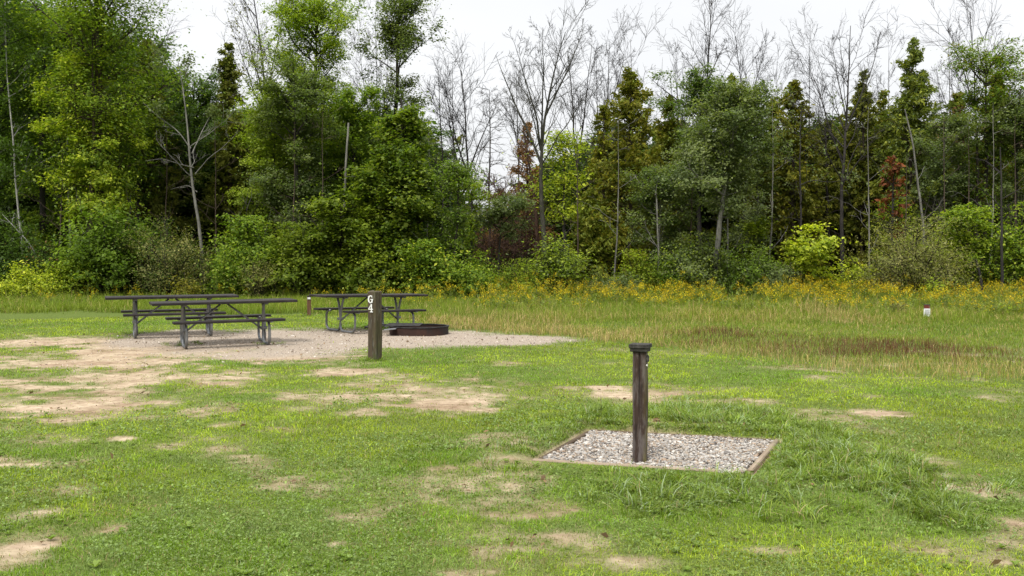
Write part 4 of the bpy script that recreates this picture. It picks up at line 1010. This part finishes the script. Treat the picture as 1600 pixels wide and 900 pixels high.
# open gap with bare trees
bare('bare_tree', 'grey bare tree in the gap right of the vine column', 'tree', 732, 45, [([(735, 440), (734, 330), (731, 230), (728, 160), (722, 110)], .12, .03), ([(733, 280), (712, 220), (700, 165), (692, 120)], .06, .015), ([(732, 270), (752, 215), (768, 180), (778, 160)], .06, .015)], 'grey', M=14, Lf=.28, t0=.4)
bare('bare_tree', 'thin bare tree close beside the vine column right edge', 'tree', 692, 44, [([(694, 440), (692, 300), (690, 200), (686, 130)], .09, .02)], 'grey', M=16, Lf=.22, t0=.4)
bare('dead_spruce', 'dead bare spruce with a straight dark stem and side twigs', 'tree', 765, 42, [([(765, 445), (766, 300), (765, 140)], .10, .015)], 'dark', M=60, Lf=.11, ang=80, up=-.1, kids=6, kids2=2, t0=.12)
bare('dead_brush', 'tangle of reddish brown dead twigs left of the big bare tree', 'dead brush', 792, 39.5, [([(790, 455), (788, 380), (785, 290)], .05, .01), ([(800, 455), (806, 370), (812, 300)], .05, .01), ([(775, 455), (768, 390), (764, 340)], .04, .01)], 'red', M=30, Lf=.3, ang=60, kids=8, kids2=6, t0=.05, twig=.009)
conifer('dead_cedar', 'dead rust brown cedar behind the big bare tree trunk', 'tree', 824, 41, 190, 78, 'brown', low=430, n=4200, M=150, bark='red', gap=.3, spray=.15, asp=.3)
conifer('dead_cedar', 'shorter dead brown cedar between bare spruce and big bare tree', 'tree', 780, 43, 290, 70, 'brown', low=440, n=3000, M=130, bark='red', gap=.3, spray=.15, asp=.3)
bare('bare_tree', 'largest bare tree, forking trunk with spreading twigs against the sky', 'tree', 850, 36.8,
     [([(852, 458), (850, 380), (846, 300), (845, 235), (852, 180), (862, 110), (880, 50)], .165, .02), ([(847, 260), (828, 205), (812, 175), (795, 130), (776, 78)], .075, .012), ([(845, 235), (838, 180), (822, 130), (806, 75)], .06, .012), ([(853, 180), (872, 140), (890, 100), (912, 40)], .055, .010), ([(846, 225), (848, 170), (850, 110), (848, 52)], .055, .010)],
     'green', M=13, kids=6, kids2=4, Lf=.24, ang=30, t0=.45, ydep=.7)
bare('bare_tree', 'bare tree with steep limbs just right of the largest one', 'tree', 902, 43, [([(905, 445), (904, 330), (900, 230), (896, 150), (888, 80)], .11, .02), ([(902, 260), (914, 180), (920, 110), (926, 60)], .06, .012)], 'grey', M=18, Lf=.24, t0=.4)
bare('bare_tree', 'faint bare tree behind the olive cedar left side', 'tree', 940, 47, [([(942, 440), (942, 250), (948, 150), (952, 70)], .10, .02), ([(942, 260), (932, 170), (930, 90)], .05, .012), ([(945, 200), (965, 130), (975, 85)], .05, .012)], 'grey', M=16, Lf=.24, t0=.4)
bare('tree_trunk', 'reddish dark leaning trunk behind the largest bare tree', 'tree', 838, 38.5, [([(842, 455), (838, 360), (828, 260), (818, 200)], .13, .06)], 'red', M=18, Lf=.2, ang=65, kids=5, kids2=4, t0=.25)
tree('sapling', 'pale lime sapling right of the largest bare tree', 'tree', 882, 37.6, 212, 78, 'lime', low=350, n=2600, leaf=.16, M=18, prof='airy', extra='light', ex=.5, spread=.45)
tree('shrub', 'light green shrub before the largest bare tree trunk', 'shrub', 872, 34.2, 372, 76, 'light', low=450, n=3200, leaf=.13, M=20, prof='bush', extra='aspen', ex=.3, tr=.03)
tree('shrub', 'bright green feathery shrub left of the largest bare tree foot', 'shrub', 818, 34.0, 415, 90, 'light', low=462, n=4000, leaf=.10, asp=.4, M=24, prof='bush', tr=.03)
tree('shrub', 'deep green shrub below the crooked small tree', 'shrub', 745, 34.2, 398, 95, 'mid', low=460, n=5500, leaf=.13, M=26, prof='bush', extra='lime', ex=.15, tr=.03)
# olive cedars and aspens, centre right
conifer('cedar_tree', 'big olive yellow cedar with visible dark trunk, right of bare trees', 'tree', 985, 39.5, 108, 140, 'olive', low=440, n=14500, M=170, gap=.16, extra='cedarlight', ex=.25)
conifer('cedar_tree', 'narrow olive cedar behind the big olive one', 'tree', 938, 42.5, 158, 86, 'olive', low=430, n=7500, M=140, gap=.2, extra='cedarlight', ex=.35)
conifer('cedar_tree', 'yellowish cedar between the big olive cedar and aspens', 'tree', 1042, 42, 150, 90, 'olive', low=430, n=9000, M=140, gap=.1, extra='cedarlight', ex=.45)
conifer('cedar_tree', 'young green cedar low beside the light shrub', 'tree', 925, 37.5, 300, 90, 'cedarlight', low=445, n=6500, M=120, gap=.1, extra='olive', ex=.3)
bare('snag', 'short pale broken stem with two prongs among aspen leaves', 'snag', 1025, 35.6, [([(1026, 462), (1028, 400), (1026, 340), (1024, 300)], .06, .04), ([(1024, 335), (1010, 332), (1002, 325)], .025, .012), ([(1024, 305), (1028, 285), (1032, 275)], .03, .014)], 'pale', M=3, Lf=.2, kids=2, kids2=0)
tree('aspen_tree', 'grey green aspen left of the pale leaning trunk', 'tree', 1030, 36.6, 268, 130, 'aspen', low=425, n=11000, leaf=.11, asp=.85, M=40, prof='oval', bark='pale', extra='mid', ex=.12)
tree('aspen_tree', 'large aspen with a pale leaning trunk', 'tree', 1110, 34.6, 138, 140, 'aspen', low=330, n=17000, leaf=.115, asp=.85, M=52, prof='oval', bark='pale', tr=.12, trunk_pts=None, lean=42)
tree('aspen_tree', 'dark topped aspen under the tall bare mast', 'tree', 1095, 41, 112, 105, 'dark', low=300, n=9500, leaf=.12, asp=.85, M=40, prof='oval', extra='aspen', ex=.5)
tree('aspen_tree', 'rounded grey green aspen right of the leaning trunk', 'tree', 1165, 38.5, 148, 130, 'aspen', low=380, n=14500, leaf=.115, asp=.85, M=46, prof='oval')
tree('shrub', 'grey green aspen thicket low under the large aspen', 'shrub', 1090, 34.8, 372, 130, 'aspen', low=458, n=7500, leaf=.11, asp=.8, M=34, prof='bush', tr=.04, extra='light', ex=.2)
tree('shrub', 'leafy green undergrowth bush right of the leaning trunk', 'shrub', 1165, 34.6, 392, 110, 'mid', low=462, n=5500, leaf=.12, M=28, prof='bush', tr=.03, extra='aspen', ex=.3)
tree('shrub', 'dark green low shrub before the young cedar', 'shrub', 955, 34.0, 428, 80, 'aspen', low=466, n=3000, leaf=.11, M=20, prof='bush', tr=.03)
tree('shrub', 'yellow green low bush before the big olive cedar', 'shrub', 1000, 35.0, 400, 80, 'light', low=462, n=3600, leaf=.12, M=20, prof='bush', tr=.03, extra='olive', ex=.3)
tree('shrub', 'light mixed bush under the grey green aspen', 'shrub', 1045, 34.6, 408, 80, 'mid', low=462, n=3600, leaf=.12, M=20, prof='bush', tr=.03)
bare('bare_tree', 'tall bare mast of a tree above the aspens', 'tree', 1103, 44, [([(1106, 440), (1106, 250), (1104, 120), (1108, 40), (1106, -30)], .12, .02), ([(1105, 160), (1085, 110), (1060, 75)], .04, .01), ([(1105, 130), (1122, 90), (1140, 60)], .04, .01)], 'grey', M=18, Lf=.17, t0=.5)
bare('bare_tree', 'feathery bare tree behind the rounded aspen', 'tree', 1165, 47, [([(1168, 440), (1168, 250), (1160, 130), (1152, 55)], .10, .02), ([(1166, 210), (1180, 130), (1196, 70)], .05, .012)], 'grey', M=22, Lf=.22, t0=.45)
# right half
conifer('cedar_tree', 'olive green cedar behind the dark bare stem, right of aspens', 'tree', 1238, 40.5, 128, 120, 'olive', low=420, n=13000, M=170, extra='cedar', ex=.4, gap=.06)
bare('dead_tree', 'thin dark dead stem with crooked side limbs before the olive cedar', 'tree', 1250, 36.8, [([(1252, 455), (1250, 380), (1249, 300), (1247, 240), (1249, 170)], .075, .03), ([(1249, 290), (1270, 280), (1300, 284), (1345, 276)], .03, .010), ([(1248, 250), (1232, 230), (1212, 205)], .022, .008), ([(1250, 345), (1236, 338), (1222, 345)], .02, .008)], 'grey', M=10, Lf=.18, ang=55, kids=4, kids2=3, ydep=.5, leaves=('aspen', 500, .10, .5))
conifer('cedar_tree', 'dense dark cedar between the bare stem and bare forked tree', 'tree', 1290, 42.5, 190, 120, 'cedar', low=420, n=13500, M=180)
conifer('cedar_tree', 'dark cedar spire just right of the bare forked tree', 'tree', 1345, 41.5, 110, 105, 'cedar', low=420, n=12500, M=170, extra='olive', ex=.15)
bare('bare_tree', 'large bare forked tree with fan of twigs above the right cedars', 'tree', 1318, 39, [([(1316, 455), (1317, 370), (1318, 280), (1322, 200), (1328, 110), (1330, 40)], .13, .02), ([(1319, 262), (1302, 200), (1288, 140), (1270, 90)], .06, .012), ([(1322, 205), (1345, 150), (1365, 100), (1372, 60)], .05, .012), ([(1318, 230), (1275, 180), (1245, 160)], .04, .01), ([(1323, 190), (1312, 120), (1305, 60)], .04, .01)], 'grey', M=14, Lf=.24, t0=.4)
tree('maple_sapling', 'bright lime green maple sapling standing before the dark cedars', 'tree', 1268, 34.2, 342, 110, 'lime', low=440, n=2500, leaf=.17, M=26, prof='cone', kids=5, rise=.18, spread=.20, flat=.28, tr=.035, extra='light', ex=.3)
tree('shrub', 'small lime leaved shrub right of the maple sapling', 'shrub', 1335, 34.6, 412, 62, 'lime', low=460, n=1500, leaf=.13, M=14, prof='bush', tr=.025, extra='light', ex=.4)
tree('shrub', 'grey green shrub at the foot of the maple sapling', 'shrub', 1215, 34.2, 420, 105, 'aspen', low=464, n=4200, leaf=.11, M=26, prof='bush', tr=.03)
conifer('cedar_tree', 'tallest green cedar spire in the right half', 'tree', 1420, 40, 62, 130, 'cedarlight', low=420, n=15000, M=190, extra='aspen', ex=.3)
conifer('dying_cedar', 'small dying cedar with rusty red foliage', 'tree', 1393, 37.4, 246, 62, 'rust', low=370, n=520, M=60, gap=.55, bark='grey', spray=.17, extra='cedarlight', ex=.15)
tree('aspen_tree', 'airy grey green aspen round the pale leaning bare trunk', 'tree', 1470, 38.6, 180, 120, 'aspen', low=360, n=9500, leaf=.11, asp=.85, M=40, prof='oval', bark='pale')
bare('dead_birch', 'smooth pale leaning pole of a dead birch behind the willow shrub', 'tree', 1444, 36.6, [([(1447, 455), (1443, 370), (1434, 290), (1425, 215), (1415, 170)], .085, .04), ([(1429, 262), (1418, 252), (1404, 250)], .02, .008)], 'pale', M=5, Lf=.12, ang=60, kids=3, kids2=0)
tree('willow_shrub', 'wide grey green willow shrub behind the red topped notice', 'shrub', 1425, 33.6, 352, 165, 'willow', low=445, n=12500, leaf=.115, asp=.36, M=56, prof='bush', bark='dark', rise=.7, extra='light', ex=.10, tr=.06)
tree('shrub', 'yellow green bush behind the willow shrub right side', 'shrub', 1490, 35.8, 340, 75, 'light', low=450, n=3600, leaf=.12, M=20, prof='bush', tr=.04, extra='lime', ex=.2)
conifer('cedar_tree', 'dark cedar right of the tallest spire, brownish inside', 'tree', 1490, 42.5, 150, 96, 'cedar', low=360, n=10500, M=150, extra='brown', ex=.12)
tree('mixed_tree', 'tall green tree turning orange in places, near the right border', 'tree', 1535, 39.5, 78, 135, 'mid', low=330, n=13000, leaf=.13, M=46, prof='airy', bark='dark', extra='olive', ex=.28)
tree('aspen_tree', 'grey green aspen at the right border', 'tree', 1585, 38, 130, 105, 'aspen', low=360, n=11000, leaf=.115, asp=.85, M=42, prof='oval', bark='dark')
bare('bare_tree', 'bare twiggy tree rising above the right border canopy', 'tree', 1526, 44, [([(1526, 440), (1526, 250), (1524, 130), (1518, 20)], .12, .02), ([(1525, 180), (1500, 110), (1475, 60)], .05, .012), ([(1525, 170), (1545, 110), (1558, 50)], .05, .012)], 'grey', M=18, Lf=.24, t0=.4)
bare('dead_tree', 'slim dead tree with long bare side limbs near the right border', 'tree', 1566, 32.0, [([(1567, 478), (1566, 420), (1564, 350), (1563, 270), (1561, 230)], .075, .03), ([(1564, 325), (1548, 310), (1530, 298), (1507, 288)], .028, .010), ([(1564, 312), (1580, 298), (1597, 288)], .028, .010), ([(1564, 270), (1552, 248), (1538, 240)], .02, .008), ([(1565, 345), (1582, 360), (1604, 385)], .02, .008)], 'grey', M=6, Lf=.12, ang=60, kids=3, kids2=2)
tree('maple_sapling', 'spreading green maple sapling left of the slim dead tree', 'tree', 1520, 35.0, 322, 78, 'light', low=425, n=2600, leaf=.15, M=18, prof='airy', flat=.4, tr=.035, extra='mid', ex=.4, rise=.2)
tree('maple_sapling', 'green maple sapling cut by the right border', 'tree', 1600, 34.5, 325, 90, 'light', low=440, n=3600, leaf=.15, M=20, prof='bush', flat=.45, tr=.035, extra='mid', ex=.5, rise=.25)
bare('stump', 'broken grey stump beside the slim dead tree', 'stump', 1532, 33.4, [([(1535, 462), (1533, 435), (1525, 405)], .09, .05)], 'grey', M=2, Lf=.2, kids=2, kids2=0)
tree('shrub', 'young green shrub behind the notice between goldenrod stems', 'shrub', 1462, 31.5, 438, 40, 'light', low=470, n=700, leaf=.09, M=12, prof='bush', tr=.02)
tree('shrub', 'low mixed green bush right of the willow shrub', 'shrub', 1560, 35.4, 410, 80, 'mid', low=455, n=2600, leaf=.12, M=18, prof='bush', tr=.03)
tree('weed', 'tall dark seeded weed standing left of the notice', 'weed', 1404, 25.8, 466, 26, 'willow', low=492, n=420, leaf=.05, asp=.4, M=10, prof='cone', tr=.008, bark='dark', kids=4, spread=.12)
conifer('cedar_tree', 'slender olive cedar just left of the thin dark dead stem', 'tree', 1205, 41, 150, 80, 'olive', low=430, n=7500, M=140, extra='cedarlight', ex=.5, gap=.12)
conifer('cedar_tree', 'slender yellow green cedar left of the tallest right spire', 'tree', 1378, 42, 140, 78, 'cedarlight', low=430, n=7500, M=140, extra='olive', ex=.4, gap=.1)
conifer('cedar_tree', 'narrow olive brown cedar in the right border trees', 'tree', 1555, 41.5, 118, 84, 'olive', low=350, n=7500, M=140, extra='cedar', ex=.4, gap=.15)
conifer('cedar_tree', 'narrow green cedar behind the large aspen crown', 'tree', 1135, 43, 118, 80, 'cedarlight', low=430, n=7000, M=140, extra='olive', ex=.3, gap=.1)
tree('sapling', 'thin light sapling in the shade between large aspen and maple sapling', 'tree', 1178, 37.5, 345, 50, 'light', low=440, n=1300, leaf=.14, M=12, prof='airy', flat=.4, tr=.03)
tree('sapling', 'thin yellow green sapling by the red dying cedar', 'tree', 1400, 37.8, 318, 60, 'light', low=420, n=1700, leaf=.13, M=14, prof='airy', flat=.4, tr=.03, extra='lime', ex=.3)
tree('maple_tree', 'light green slim tree left of the big twin trunked tree', 'tree', 70, 39.5, 20, 110, 'mid', low=380, n=11000, leaf=.13, M=44, prof='airy', extra='light', ex=.3)
tree('maple_tree', 'slim green tree between twin trunked tree and dark cedar', 'tree', 212, 40.5, 110, 90, 'dark', low=420, n=9000, leaf=.13, M=40, prof='airy', extra='mid', ex=.4)
for lab, px, top, d in (('faint twiggy bare treetop between the ash and the airy aspen', 585, 20, 48), ('faint bare treetop over the big olive cedar', 985, 62, 49), ('faint bare treetop left of the tall bare mast', 1062, 88, 50), ('faint bare treetop right of the feathery bare tree', 1212, 96, 49),
                        ('faint bare treetop left of the large bare forked tree', 1262, 72, 51), ('faint bare treetop between forked bare tree and tallest spire', 1388, 82, 50), ('faint bare treetop right of the tallest spire', 1480, 70, 51), ('faint bare treetop just left of the largest bare tree', 812, 110, 48), ('faint bare treetop right of the aspen behind the vine', 712, 96, 52), ('faint bare treetop left of the tall dark cedar', 232, 6, 47)):
    bare('bare_tree', lab, 'tree', px, d, [([(px + 3, 440), (px + 2, 260), (px, top)], .09, .012), ([(px + 2, 270), (px + 18, (top + 270) / 2 + 10), (px + 27, top + 45)], .045, .008), ([(px + 2, 250), (px - 14, (top + 250) / 2), (px - 22, top + 35)], .045, .008)], 'grey', M=18, Lf=.2, t0=.4, kids2=3)
SLIM = 'slim straight stem among the leaves of the wood edge, one of many alike'
for px, d, top, ln in ((88, 36.8, 230, 5), (122, 37, 300, -4), (250, 38, 250, 6), (340, 38.5, 210, -5), (452, 36.6, 250, 4), (505, 36.2, 230, -3), (660, 36.8, 240, 6), (905, 36.8, 260, -4), (960, 36.4, 250, 3), (1072, 36, 230, 6), (1140, 36, 240, -5), (1200, 37.5, 210, 4), (1362, 37, 230, -6), (1408, 36.4, 300, 5), (1478, 36.6, 230, -4), (1508, 36.6, 260, 3), (1545, 37, 220, 4), (1588, 36, 240, -3)):
    bare('tree_trunk', SLIM, 'tree', px, d, [([(px, 456), (px + ln, 360), (px + ln * 1.4, top), (px + ln * 1.2 + 3, top - 60)], .055, .008)], 'brown' if px % 3 else 'pale', M=7, Lf=.14, ang=60, kids=3, kids2=2, group='slim stems along the wood edge', t0=.2)
# trunks one can tell apart in the dark interior at right
for i, (px, d, lean_, r_, lab) in enumerate([(1300, 41, -10, .11, 'dark trunk leaning left under the cedars, behind the maple sapling'), (1508, 41, 4, .10, 'dark straight trunk in the shade right of the willow shrub'), (1528, 39, 0, .13, 'thick dark trunk in the shade left of the slim dead tree'),
                                             (1552, 42, -3, .09, 'thin dark trunk just left of the slim dead tree'), (1585, 41, 3, .10, 'dark trunk in the shade right of the slim dead tree'), (1232, 41, 3, .10, 'dark trunk in the shade left of the maple sapling'), (1186, 40, -4, .07, 'thin pale trunk in the shade right of the large aspen')]):
    bare('tree_trunk', lab, 'tree', px, d, [([(px, 455), (px + lean_ * .5, 380), (px + lean_, 200)], r_, r_ * .55)], 'pale' if 'pale' in lab else 'dark', M=14, Lf=.12, ang=75, kids=4, kids2=2, t0=.15)

# ------------------------------------------------------------------ deeper wood: four kinds, copied
def copy_tree(o):
    c = o.copy(); coll.objects.link(c)
    for ch in list(o.children):
        k = ch.copy(); coll.objects.link(k); k.parent = c
    return c
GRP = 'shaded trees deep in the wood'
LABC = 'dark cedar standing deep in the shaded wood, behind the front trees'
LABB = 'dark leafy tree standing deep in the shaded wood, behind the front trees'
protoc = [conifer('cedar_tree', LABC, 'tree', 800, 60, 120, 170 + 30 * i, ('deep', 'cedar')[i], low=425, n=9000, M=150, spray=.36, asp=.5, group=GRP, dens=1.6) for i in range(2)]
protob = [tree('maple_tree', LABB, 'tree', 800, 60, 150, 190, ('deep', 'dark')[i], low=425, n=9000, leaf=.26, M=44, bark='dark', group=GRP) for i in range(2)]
H0 = ZT(120, 60) - H1(0, 60)
first = set()
topf = lambda px: np.interp(px, [-400, 60, 215, 240, 300, 420, 470, 660, 690, 720, 815, 835, 900, 960, 1040, 1200, 1300, 1440, 1480, 1600, 2000], [10, 10, 60, 140, 170, 190, 170, 190, 300, 335, 330, 270, 235, 205, 200, 215, 190, 190, 215, 225, 180])
k = 0
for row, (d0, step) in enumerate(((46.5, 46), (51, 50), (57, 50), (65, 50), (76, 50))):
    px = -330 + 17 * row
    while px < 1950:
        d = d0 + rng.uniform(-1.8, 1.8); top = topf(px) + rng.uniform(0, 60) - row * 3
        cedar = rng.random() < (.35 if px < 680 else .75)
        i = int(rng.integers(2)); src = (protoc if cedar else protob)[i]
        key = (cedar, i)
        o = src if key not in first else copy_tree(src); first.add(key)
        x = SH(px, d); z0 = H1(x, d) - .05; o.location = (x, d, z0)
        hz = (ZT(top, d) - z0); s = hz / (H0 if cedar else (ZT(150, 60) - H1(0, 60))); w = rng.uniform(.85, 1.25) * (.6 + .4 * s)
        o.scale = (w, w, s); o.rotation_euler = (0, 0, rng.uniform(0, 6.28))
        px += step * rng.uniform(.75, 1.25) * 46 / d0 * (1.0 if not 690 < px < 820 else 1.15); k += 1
# low undergrowth copies so that the eye does not run under the crowns
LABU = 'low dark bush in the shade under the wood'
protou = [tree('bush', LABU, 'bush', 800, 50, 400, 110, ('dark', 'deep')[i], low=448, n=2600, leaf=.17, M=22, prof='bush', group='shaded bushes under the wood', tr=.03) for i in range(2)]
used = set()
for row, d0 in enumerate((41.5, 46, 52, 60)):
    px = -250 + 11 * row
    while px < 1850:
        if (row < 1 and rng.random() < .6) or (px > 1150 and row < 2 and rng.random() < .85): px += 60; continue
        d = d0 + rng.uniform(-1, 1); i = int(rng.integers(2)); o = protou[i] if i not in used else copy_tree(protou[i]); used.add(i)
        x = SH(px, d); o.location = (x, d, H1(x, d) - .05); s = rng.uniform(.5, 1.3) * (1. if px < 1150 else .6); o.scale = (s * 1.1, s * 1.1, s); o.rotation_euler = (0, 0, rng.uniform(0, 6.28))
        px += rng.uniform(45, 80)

# building glimpsed at the right border
d = 62.; x = SH(1578, d); zt = ZT(209, d)
b = empty('brown_building', (x, d, H1(x, d))); tag(b, 'brown boarded building glimpsed above the trees at the right border', 'building')
m = MB(); m.box((4., 3., zt / 2 - .15), (8., 6., zt - .3), bev=.02)
for i in range(28): m.box((.14 + i * .287, -.02, zt / 2 - .16), (.05, .045, zt - .36), bev=.005)
m.build('wall', surf('brown_boards', (.12, .075, .05), (.20, .13, .09), (6, 6, .8), .85, .2, 0, .3), b)
MB().box((4., 3., zt - .06), (8.5, 6.5, .18), bev=.02).build('roof', surf('roof_edge', (.09, .07, .06), (.15, .12, .10), (4, 4, 4), .8), b)
